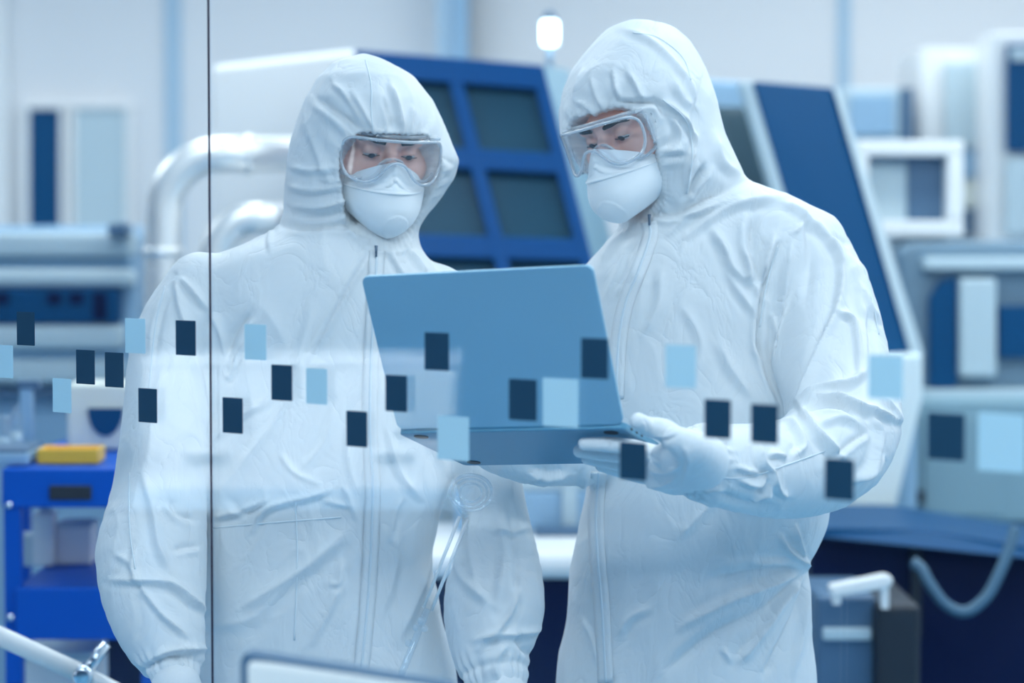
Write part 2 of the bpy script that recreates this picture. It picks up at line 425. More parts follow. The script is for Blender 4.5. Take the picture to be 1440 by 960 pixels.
def opening(hd):
    """the face opening of the hood (tapered rounded box in head space)"""
    top = hd.open_top
    c, h, r = (0, -.20, -.060 + top / 2), (.084, .155, .090 + top / 2), .045
    def fn(X, Y, Z):
        x, y, z = hd.loc(X, Y, Z)
        tap = np.clip((-.035 - z) / .10, 0, 1) * .024
        q = [np.abs(x) - (h[0] - tap - r), np.abs(y - c[1]) - (h[1] - r), np.abs(z - c[2]) - (h[2] - r)]
        out = np.sqrt(sum(np.maximum(k, 0) ** 2 for k in q)) - r
        return out + np.minimum(np.maximum(np.maximum(q[0], q[1]), q[2]), 0)
    return fn

def prow(rows, dc):
    out = []
    for py, xl, xr, b, *rest in rows:
        d = rest[0] if rest else dc
        z = P(720, py, d)
        out.append((z[2], P(xl, py, d)[0], P(xr, py, d)[0], z[1], b))
    return out

def build_mask(hd, parent, label=None):
    u = np.linspace(-1, 1, 121); keys = np.array([
        # z, half width, y centre, y edge, sharpness, z drop at edges
        (-.010, .068, -.1185, -.046, 1.25, -.046),
        (-.024, .070, -.128, -.044, 1.35, -.036),
        (-.050, .073, -.138, -.040, 1.6, -.012),
        (-.056, .074, -.1425, -.039, 1.75, -.006),
        (-.060, .073, -.140, -.040, 1.8, -.004),
        (-.085, .069, -.146, -.040, 2.2, 0),
        (-.108, .060, -.143, -.044, 2.5, .008),
        (-.126, .048, -.131, -.050, 2.6, .016),
        (-.135, .038, -.112, -.055, 2.4, .018),
        (-.134, .030, -.090, -.060, 2.0, .012)])
    K = catmull(keys, 120); A = np.zeros((120, 121, 3)); au = np.abs(u)
    for i, (z, w, yc, ye, p, dz) in enumerate(K):
        ang = u * 1.15
        A[i, :, 0] = w * np.sin(ang) / math.sin(1.15)
        A[i, :, 1] = ye + (yc - ye) * (1 - au ** p)
        A[i, :, 2] = z + dz * au ** 1.2
    # embossed details: nose folds and the round valve
    X_, Z_ = A[:, :, 0], A[:, :, 2]; dd = np.zeros_like(X_)
    for sg in (-1, 1):
        c = catmull([(sg * .001, -.036), (sg * .014, -.047), (sg * .032, -.0545), (sg * .062, -.058)], 40)
        dist = np.sqrt(((X_[..., None] - c[:, 0]) ** 2 + (Z_[..., None] - c[:, 1]) ** 2)).min(-1)
        dd += .0022 * np.exp(-(dist / .0022) ** 2) - .0018 * np.exp(-((dist - .0045) / .0035) ** 2) * (Z_ > -.05)
    rr = np.hypot(X_ - .006, (Z_ + .112) * 1.0); dd += .0016 * np.exp(-((rr - .0195) / .0016) ** 2) + .0012 * (rr < .018)
    A[:, :, 1] -= dd
    g = G().grid(hd.w(A.reshape(-1, 3)).reshape(A.shape))
    mk = g.obj('face_mask', 'mask', parent, smooth=True, solid=.0022, label=label)
    # welded side edge of the mask
    G().tube(hd.w(catmull(A[2::6, 0], 40)), .0016, 6).obj('side_weld', 'mask', mk, smooth=True)
    G().tube(hd.w(catmull(A[2::6, -1], 40)), .0016, 6).obj('side_weld', 'mask', mk, smooth=True)
    return mk

def goggle_y(x): return -.132 + .043 * (np.abs(x) / .082) ** 2.6

def build_goggles(hd, parent):
    half = [(0, .0265), (.03, .0265), (.060, .0255), (.074, .0225), (.0815, .013), (.083, -.004), (.081, -.022), (.074, -.037), (.060, -.044),
            (.044, -.043), (.030, -.034), (.020, -.021), (.011, -.012), (0, -.009)]
    h = catmull(half, 44); L = np.vstack([h, (h * (-1, 1))[-2:0:-1]])
    n = len(L); x, z = L[:, 0], L[:, 1]
    front = np.stack([x * .985, goggle_y(x), z * .985], 1)
    frac = np.clip((z + .03) / .05, 0, 1)
    back_y = -.052 - .046 * (1 - (np.abs(x) / .083) ** 2.2) - .004
    side = np.clip((np.abs(x) - .05) / .03, 0, 1)
    mid = np.stack([x * 1.0 + np.sign(x) * .001, front[:, 1] * .5 + np.maximum(back_y, front[:, 1] + .012) * .5, z * 1.02], 1)
    back = np.stack([x * 1.0 + np.sign(x) * .002, np.maximum(back_y, front[:, 1] + .014), z * 1.05 + .001], 1)
    g = thing_part = None
    root = bpy.data.objects.new('safety_goggles', None); COL.objects.link(root); root.parent = parent; root.location = tuple(hd.O - org(parent)); root.empty_display_size = .03
    # lens: fan rows between upper and lower outline
    up, lo = h[:23], h[22:]
    xs = np.linspace(-.0815, .0815, 61)
    top = np.interp(np.abs(xs), [.0, .03, .060, .074, .0815], [.0265, .0265, .0255, .0225, .012])
    bot = np.interp(np.abs(xs), [0, .011, .020, .030, .044, .060, .074, .0815], [-.009, -.012, -.021, -.034, -.043, -.044, -.037, -.012])
    T = np.linspace(0, 1, 15)[:, None]
    A = np.stack([np.broadcast_to(xs, (15, 61)) * .985, np.broadcast_to(goggle_y(xs), (15, 61)), (bot + (top - bot) * T) * .985], 2)
    G().grid(hd.w(A.reshape(-1, 3)).reshape(A.shape)).obj('lens', 'lens', root, smooth=True, solid=.0018, label='clear wraparound lens')
    # moulded side box
    S = np.stack([front, mid, back], 0); S = np.concatenate([S, S[:, :1]], 1)
    G().grid(hd.w(S.reshape(-1, 3)).reshape(S.shape)).obj('side_shield', 'lens', root, smooth=True, solid=.0016)
    G().loop_tube(hd.w(front), .0026, 8).obj('lens_rim', 'rim', root, smooth=True)
    G().loop_tube(hd.w(back), .0028, 8).obj('face_flange', 'rim', root, smooth=True)
    # ribs on the side boxes, vent caps on top
    for s in (-1, 1):
        q = np.stack([np.full(14, s * .0835), np.full(14, -.072), np.linspace(-.028, .018, 14)], 1)
        G().tube(hd.w(q), .0016, 8).obj('side_rib', 'rim', root, smooth=True)
        G().box(hd.w((s * .070, -.078, .0262)), (.018, .022, .005), hd.R).obj('vent_cap', 'rim', root, bevel=.0012)
    return root

def finger(F, pts, r, k=.004): F.chain(pts, r, k=k, n=13)

def hand_field(chains, palm, spacing=.0016, k=.006):
    allp = np.vstack([np.asarray(c[0]) for c in chains] + [np.asarray(c[0]) for c in palm]); lo, hi = allp.min(0) - .055, allp.max(0) + .055
    F = Field(*[np.arange(lo[i], hi[i], spacing) for i in range(3)])
    for p, r in palm: F.chain(p, r, k=.018, n=9)
    for p, r in chains: F.chain(p, r, k=k, n=13)
    return F.mesh(2)

def hanging_hand(wrist, Rm, mirror=1):
    def T(p): p = np.asarray(p, float) * (mirror, 1, 1); return p @ np.asarray(Rm).T + np.asarray(wrist)
    kn = [(.034, 0, -.088), (.012, 0, -.094), (-.011, 0, -.091), (-.031, 0, -.080)]; ln = [.074, .082, .076, .058]
    palm = [(T([(0, 0, .02), (kx * .55, 0, -.04), (kx, ky, kz)]), (.030, .021, .0135)) for kx, ky, kz in kn]
    ch = []
    for (kx, ky, kz), l in zip(kn, ln):
        p = [(kx, ky, kz)]; a = .25
        for f in (.45, .32, .25):
            q = p[-1]; p.append((q[0] * 1.01, q[1] - l * f * math.sin(a), q[2] - l * f * math.cos(a))); a += .38
        ch.append((T(p), (.0118, .0108, .0098, .0082)))
    ch.append((T([(.028, -.004, -.03), (.050, -.014, -.062), (.055, -.024, -.086), (.052, -.034, -.108)]), (.0165, .0135, .0118, .0095)))
    return hand_field(ch, palm)

def build_person(cfg):
    hd = cfg['head']; dc = cfg['d']
    hipz = .80; cx = np.array(P(cfg['hip_px'], 900, dc))
    root_loc = np.array([cx[0], cx[1], 0.0])
    torso = prow(cfg['torso'], dc); hood = prow(cfg['hood'], cfg['hood_d'])
    arms = [([P(*q[:3]) for q in a], [q[3] for q in a]) for a in cfg['arms']]
    feet = [np.array([cx[0] + s * .105, cx[1] + .01, .085]) for s in (-1, 1)]
    hips = [np.array([cx[0] + s * .085, cx[1], .82]) for s in (-1, 1)]
    allx = np.array([r[1] for r in torso] + [r[2] for r in torso] + [p[0] + s * .09 for a, _ in arms for p in a for s in (-1, 1)])
    ally = np.array([r[3] + s * r[4] for r in torso for s in (-1, 1)] + [p[1] + s * .09 for a, _ in arms for p in a for s in (-1, 1)] + [r[3] + s * r[4] for r in hood for s in (-1, 1)])
    ztop = max(r[0] for r in hood) + .03
    # ---- body (continuous skin: head, trunk, limbs)
    h0 = hd.O
    F = Field(axis(allx.min() - .03, allx.max() + .03, h0[0] - .10, h0[0] + .10, .0028, .010), axis(ally.min() - .05, ally.max() + .03, h0[1] - .14, h0[1] + .08, .0028, .010),
              axis(.06, ztop, h0[2] - .14, h0[2] + .06, .0028, .010))
    F.loft(torso, shrink=.032)
    for p, r in arms: F.chain(p, [max(.024, q * .52) for q in r], k=.03)
    for a, b in zip(hips, feet): F.chain([a, (a + b) / 2 + (0, -.012, 0), b], (.078, .052, .036), k=.04)
    F.put(head_sdf(hd), hd.O - .30, hd.O + .16, k=.012)
    v, q = F.mesh(1)
    body = mesh_obj('person', v, q, 'skin', loc=root_loc)
    tag(body, cfg['label'], 'person')
    # ---- eyes and brows
    for s in (-1, 1):
        e = np.array([s * .031, -.0745, -.001])
        eye = G().lathe([(1e-4, -.0128)] + [(.0128 * math.sin(t), -.0128 * math.cos(t)) for t in np.linspace(.2, math.pi - .2, 14)] + [(1e-4, .0128)], hd.w(e), hd.R @ np.array([0, -1, 0]), 20).obj('eye', 'eye', body, smooth=True)
        dirn = hd.R @ (np.array([0, -math.cos(.62), -math.sin(.62)]))
        G().lathe([(.0058, .0116), (.0050, .0126), (.0025, .0131), (1e-4, .0132)], hd.w(e), dirn, 20).obj('iris', 'iris', eye, smooth=True)
        br = catmull([(s * .013, -.096, .0155), (s * .026, -.0965, .0195), (s * .040, -.0885, .021), (s * .053, -.075, .0155)], 20)
        G().tube(hd.w(br), np.r_[np.linspace(.0030, .0058, 8), np.linspace(.0058, .0018, 12)], 8).obj('eyebrow', 'brow', body, smooth=True)
        la = catmull([(s * .018, -.0835, -.0062), (s * .026, -.0875, -.0075), (s * .034, -.0875, -.0078), (s * .045, -.0805, -.0075)], 14)
        G().tube(hd.w(la), .0009, 6).obj('eyelashes', 'brow', body, smooth=True)
    # ---- coverall with hood
    vs = cfg.get('voxel', .0034)
    F = Field(np.arange(allx.min() - .04, allx.max() + .04, vs), np.arange(ally.min() - .04, ally.max() + .04, vs), axis(.04, ztop, .76, 9, vs, .014))
    F.loft(hood, k=.01, cut=opening(hd), e=2.15)
    F.loft(torso, k=.018)
    for i, (p, r) in enumerate(arms): F.chain(p, r, k=cfg['armk'][i])
    for a, b in zip(hips, feet): F.chain([a, (a + b) / 2 + (0, -.012, 0), b], (.112, .092, .078), k=.05)
    v, q = F.mesh(2)
    n = vnormals(v, q)
    P0 = v * (1, 1, .62)
    wz = v + .05 * np.stack([perlin(v * 5 + 11), perlin(v * 5 + 31), perlin(v * 5 + 57)], 1)
    low = perlin(P0 * 7) * .006
    rid = (1 - np.abs(perlin(wz * (7, 7, 4.5) + 5)) * 2.2).clip(0, 1) ** 5 * .0042
    rid2 = (1 - np.abs(perlin(wz * (15, 15, 9) + 23)) * 2.2).clip(0, 1) ** 5 * .0022
    mod = (.5 + perlin(v * 4 + 90)).clip(0, 1)
    D = (low + rid * mod + rid2 * (1 - mod)) * cfg.get('noise', 1.0)
    # gathered elastic around the face opening
    op = opening(hd); dist = op(v[:, 0], v[:, 1], v[:, 2])
    lx, ly, lz = hd.loc(v[:, 0], v[:, 1], v[:, 2]); ang = np.arctan2(lz + .055, lx)
    near = np.exp(-(np.clip(dist, 0, 1) / .012) ** 2) * (ly < .02); band = np.exp(-((dist - .004) / .003) ** 2) * (ly < .02)
    wide = np.exp(-(np.clip(dist, 0, 1) / .035) ** 2) * (ly < .02) * (v[:, 2] > hd.O[2] - .15)
    D = D * (1 - .8 * near) + band * .0022 + near * .0014 * np.sin(ang * 62) + wide * (1 - near) * .0032 * np.sin(ang * 17 + 2.5 * np.sin(ang * 5.3))
    # elastic cuffs
    for (p, r), ci in zip(arms, cfg['cuff']):
        a = np.asarray(p[ci]); ax = np.asarray(p[ci + 1]) - np.asarray(p[ci - 1]); ax /= np.linalg.norm(ax)
        rel = v - a; t = rel @ ax; rad = np.linalg.norm(rel - t[:, None] * ax, axis=1)
        u1 = np.cross(ax, (0, .3, 1)); u1 /= np.linalg.norm(u1); u2 = np.cross(ax, u1); an = np.arctan2(rel @ u2, rel @ u1)
        w = np.exp(-(t / .022) ** 2) * (rad < .10)
        D += w * (.0030 * np.sin(an * 15 + 3 * np.sin(an * 4)) - .004 * np.exp(-(t / .006) ** 2))
    D += stroke_disp(v, n, cfg['strokes'])
    v = v + n * D[:, None]; v = relax(v, q, .15)
    suit = mesh_obj('coverall', v, q, 'suit', parent=body); suit['label'] = 'white hooded cleanroom coverall'
    bvh = BVHTree.FromPolygons(v.tolist(), q.tolist())
    def on(px, py, lift=.0012):
        d = P(px, py, 1.0) - CAM; d /= np.linalg.norm(d)
        h = bvh.ray_cast(Vector(CAM), Vector(d))
        return None if h[0] is None else np.array(h[0]) - d * lift
    def ribbon(name, pts, width, m, lift, part):
        c = catmull(pts, 14 * (len(pts) - 1)); t = np.gradient(c, axis=0); t /= np.linalg.norm(t, axis=1)[:, None]; nn = np.stack([-t[:, 1], t[:, 0]], 1)
        rows = []
        for p, k in zip(c, nn):
            r = [on(*(p + k * width * s), lift * (1 - .6 * s * s * 4)) for s in (-.5, -.25, 0, .25, .5)]
            if any(x is None for x in r): continue
            rows.append(r)
        if len(rows) < 3: return None
        A = np.array(rows)
        for _ in range(3): A[1:-1] = .25 * A[:-2] + .5 * A[1:-1] + .25 * A[2:]
        return G().grid(A).obj(name, m, part, smooth=True, solid=.0012)
    for pts in cfg['zipper']:
        fl = ribbon('zipper_flap', pts, 22, 'suit', .004, suit)
        ribbon('zipper', pts, 4, 'zip', .0062, suit)
    for pts in cfg['seams']: ribbon('stitched_seam', pts, 1.5, 'seam', .0013, suit)
    pull = on(*cfg['pull'], lift=.010)
    if pull is not None:
        G().tube([pull + (0, 0, .008), pull, pull - (0, .001, .010)], (.0028, .0022, .0016), 8).obj('zipper_pull', 'metal_dark', suit, smooth=True)
    build_mask(hd, body); build_goggles(hd, body)
    # ---- gloves and boot covers
    for hv, hq in cfg['hands']: mesh_obj('glove', hv, hq, 'glove', parent=body)
    for f in feet:
        Fb = Field(*[np.arange(f[i] - (.09, .24, .10)[i], f[i] + (.09, .12, .12)[i], .008) for i in range(3)])
        Fb.chain([f + (0, .06, -.035), f + (0, -.05, -.04), f + (0, -.16, -.048)], (.045, .046, .034), k=.02); Fb.cone(f + (0, .02, .09), f + (0, .03, -.03), .068, .055, .02)
        Fb.F = np.maximum(Fb.F, (.003 - Fb.a[2]).reshape(1, 1, -1).astype(np.float32))
        bv, bq = Fb.mesh(1); mesh_obj('boot_cover', bv, bq, 'boot', parent=body)
    return body

# ---- laptop geometry first (the right person's hand grips it)
KD = 3.44
HL, HRr = (559, 598), (873, 600)
wv = np.array([.318, .012, -.131]); hv = np.array([-.047, .216, -.094]); bv = np.array([.091, -.057, .216])
def cam2world(q): return q[0] * RGT + q[1] * UPV + q[2] * FWD
wv = cam2world(wv); wl = np.linalg.norm(wv); wu = wv / wl
hv = cam2world(hv); hu = hv - wu * (hv @ wu); hl = np.linalg.norm(hv); hu /= np.linalg.norm(hu)
bv = cam2world(bv); bu = bv - wu * (bv @ wu); bl = .241; bu /= np.linalg.norm(bu)
hinge_mid = P(716, 599, KD); SCL = KD * 1000 / FPX
LW, LH, LB = wl * SCL, hl * SCL, bl * SCL
HLp, HRp = hinge_mid - wu * LW / 2, hinge_mid + wu * LW / 2
und_n = np.cross(wu, bu); und_n = und_n if und_n @ FWD < 0 else -und_n      # outward normal of the underside (towards us)
lid_n = np.cross(wu, hu); lid_n = lid_n if lid_n @ FWD < 0 else -lid_n
TH = .0075
def on_plane(px, py, p0, n, lift):
    d = P(px, py, 1.0) - CAM; p0 = p0 + n * lift
    t = ((p0 - CAM) @ n) / (d @ n); return CAM + d * t

def U(px, py, lift): return on_plane(px, py, HRp, und_n, TH + lift)
fr = (.0125, .0118, .0110, .0095)
hand_R = hand_field(
    [([U(930, 640, 0.0200), U(890, 629, 0.0165), U(855, 625, 0.0155), U(822, 624, 0.0145)], fr),
     ([U(928, 652, 0.0260), U(885, 641, 0.0195), U(850, 638, 0.0170), U(815, 634, 0.0155)], fr),
     ([U(928, 664, 0.0320), U(888, 655, 0.0240), U(855, 649, 0.0200), U(826, 644, 0.0180)], fr),
     ([U(930, 674, 0.0360), U(895, 668, 0.0300), U(868, 661, 0.0260), U(845, 655, 0.0230)], (.0115, .0108, .0098, .0085)),
     ([U(962, 628, 0.0180), U(935, 606, 0.0070), U(912, 600, 0.0020), U(897, 592, 0.0000)], (.019, .0165, .0140, .0118))],
    [([U(985, 648, 0.0310), U(955, 640, 0.0330), U(930, 640, 0.0310)], (.034, .027, .0155)), ([U(985, 648, 0.0310), U(955, 652, 0.0370), U(928, 655, 0.0370)], (.034, .027, .0165)),
     ([U(985, 650, 0.0310), U(955, 662, 0.0410), U(928, 668, 0.0430)], (.034, .027, .0155)), ([U(978, 658, 0.0310), U(950, 668, 0.0370), U(925, 668, 0.0430)], (.034, .029, .020)), ([U(985, 640, 0.0290), U(968, 628, 0.0290), U(950, 617, 0.0230)], (.030, .024, .018))], k=.004)
WR = U(985, 648, .024)

# ---- left person
L = dict(label='person in white hooded coverall, mask and goggles on the left, arms lowered behind the laptop', d=3.95, hip_px=460,
    head=Head(550, 214, 3.87, 17, 13, 3, .002), hood_d=3.976,
    hood=[(74, 507, 517, .02), (78, 497, 530, .045), (88, 474, 548, .075), (108, 449, 582, .115), (140, 431, 606, .142), (170, 419, 621, .148), (200, 409, 634, .142), (226, 404, 645, .142),
          (250, 403, 638, .138), (280, 402, 618, .125), (300, 400, 602, .115), (318, 397, 590, .11), (345, 396, 585, .10)],
    torso=[(312, 405, 565, .06), (325, 392, 572, .085), (340, 350, 588, .095), (356, 300, 598, .105), (376, 262, 616, .112), (405, 242, 640, .120), (450, 240, 655, .128), (550, 252, 655, .132), (650, 268, 642, .132),
           (720, 276, 618, .132), (790, 284, 606, .135), (850, 288, 618, .138), (960, 290, 626, .14), (1060, 290, 632, .14), (1130, 300, 625, .12)],
    arms=[[(285, 405, 3.92, .058), (245, 480, 3.90, .066), (233, 580, 3.87, .070), (225, 690, 3.84, .074), (213, 785, 3.81, .087), (222, 860, 3.77, .074), (238, 912, 3.74, .055), (244, 942, 3.72, .038), (250, 985, 3.70, .034)],
          [(612, 420, 3.98, .058), (650, 540, 3.96, .060), (690, 690, 3.92, .050), (699, 775, 3.90, .063), (696, 850, 3.87, .080), (690, 905, 3.84, .062), (696, 945, 3.82, .050), (704, 990, 3.80, .034)]],
    armk=[.012, .012], cuff=[7, 6],
    zipper=[[(530, 352), (528, 400), (522, 500), (520, 600), (524, 680), (522, 760), (516, 860), (506, 960)]],
    pull=(529, 352), hands=[],
    seams=[[(514, 84), (522, 120), (522, 155), (525, 188)], [(232, 402), (220, 450), (212, 520), (208, 590)], [(182, 664), (182, 740), (190, 800)], [(300, 742), (380, 735), (480, 727)],
           [(415, 700), (418, 780), (414, 900)]],
    strokes=[
        # hood
        ([(496, 130), (512, 158), (528, 186)], 5, 5), ([(444, 138), (476, 160), (506, 184)], -6, 7), ([(470, 118), (490, 140), (516, 184)], 4, 5), ([(549, 118), (560, 150), (567, 186)], 5, 5), ([(580, 150), (578, 170), (576, 188)], 4, 4),
        ([(540, 140), (548, 165), (551, 186)], -4, 4), ([(410, 236), (440, 240), (474, 236)], 4, 6), ([(408, 262), (440, 268), (478, 262)], 5, 6), ([(412, 290), (448, 292), (486, 282)], 5, 6), ([(420, 306), (455, 306), (490, 296)], -4, 5),
        ([(430, 175), (446, 215), (462, 255)], 3, 8), ([(600, 200), (625, 222), (640, 232)], -3, 8),
        # collar and chest
        ([(398, 318), (440, 322), (490, 318), (515, 332)], -6, 6), ([(519, 358), (494, 400), (464, 455), (436, 505)], 5, 6), ([(382, 322), (378, 335), (379, 352)], 3, 4), ([(545, 350), (560, 375), (570, 390)], 4, 5), ([(575, 350), (590, 368), (600, 386)], 4, 5),
        ([(318, 505), (330, 470), (352, 440)], -7, 7), ([(314, 515), (322, 530), (335, 500), (352, 470)], 5, 5), ([(296, 440), (310, 470), (318, 505)], 4, 6), ([(440, 430), (410, 540), (380, 600), (310, 690)], 4, 9), ([(300, 620), (330, 590), (380, 560)], 3, 7),
        ([(470, 570), (455, 620), (425, 660)], 3, 6), ([(395, 640), (415, 665), (450, 680)], 4, 5), ([(487, 600), (490, 650), (500, 690)], 3, 5), ([(560, 580), (600, 610), (625, 660)], 3, 8), ([(545, 600), (560, 660), (590, 700)], 4, 6),
        # waist
        ([(300, 728), (340, 718), (380, 702)], 6, 6), ([(355, 745), (375, 715), (430, 700), (462, 690)], 6, 6), ([(320, 700), (345, 720), (380, 704)], -4, 6), ([(455, 705), (475, 708), (492, 712)], 5, 4), ([(484, 685), (490, 700), (498, 725)], 4, 5),
        ([(330, 860), (380, 830), (440, 790), (490, 745)], 4, 12), ([(300, 880), (350, 870), (400, 830)], 3, 12), ([(440, 900), (462, 860), (480, 820)], 4, 8), ([(465, 822), (478, 818), (482, 790)], 3, 4), ([(548, 760), (556, 720), (566, 700)], 3, 5),
        ([(560, 900), (590, 830), (605, 780)], 4, 10), ([(540, 860), (555, 800), (560, 740)], 3, 8),
        # sleeve on the left
        ([(250, 395), (252, 430), (262, 470)], 6, 6), ([(255, 392), (272, 410), (290, 432)], 5, 6), ([(240, 408), (225, 450), (216, 510)], -4, 5), ([(274, 500), (286, 560), (292, 610)], 4, 6), ([(228, 520), (215, 590), (206, 660)], 3, 9),
        ([(200, 664), (215, 720), (222, 765), (236, 800)], 5, 7), ([(236, 700), (252, 722), (275, 732)], -5, 6), ([(244, 775), (262, 770), (280, 768)], -4, 5), ([(160, 816), (195, 817), (240, 822), (270, 845), (288, 858)], 7, 6), ([(194, 818), (225, 862), (262, 895)], 6, 5),
        ([(190, 770), (188, 800), (194, 818)], 4, 5), ([(210, 930), (240, 916), (290, 912)], 6, 5), ([(196, 945), (230, 925), (265, 925)], -5, 5), ([(190, 830), (198, 870), (192, 900)], -3, 5), ([(165, 780), (180, 790), (195, 812)], 3, 6),
        # sleeve on the right
        ([(676, 910), (712, 870), (728, 832)], 6, 6), ([(715, 700), (725, 780), (728, 840)], -4, 8), ([(640, 760), (650, 810), (690, 850)], 4, 8), ([(690, 745), (715, 748), (742, 744)], 4, 5), ([(668, 900), (700, 893), (738, 890), (760, 884)], 5, 6),
        ([(728, 890), (730, 905), (745, 925)], -5, 6), ([(700, 955), (698, 930), (712, 905)], 5, 5), ([(664, 720), (662, 770), (672, 830)], 3, 8), ([(702, 720), (706, 790), (698, 850)], 3, 7),
    ])
L['hands'] = [hanging_hand(P(250, 985, 3.70), rot(15, 5, -6), 1), hanging_hand(P(704, 990, 3.80), rot(-20, 5, 6), -1)]

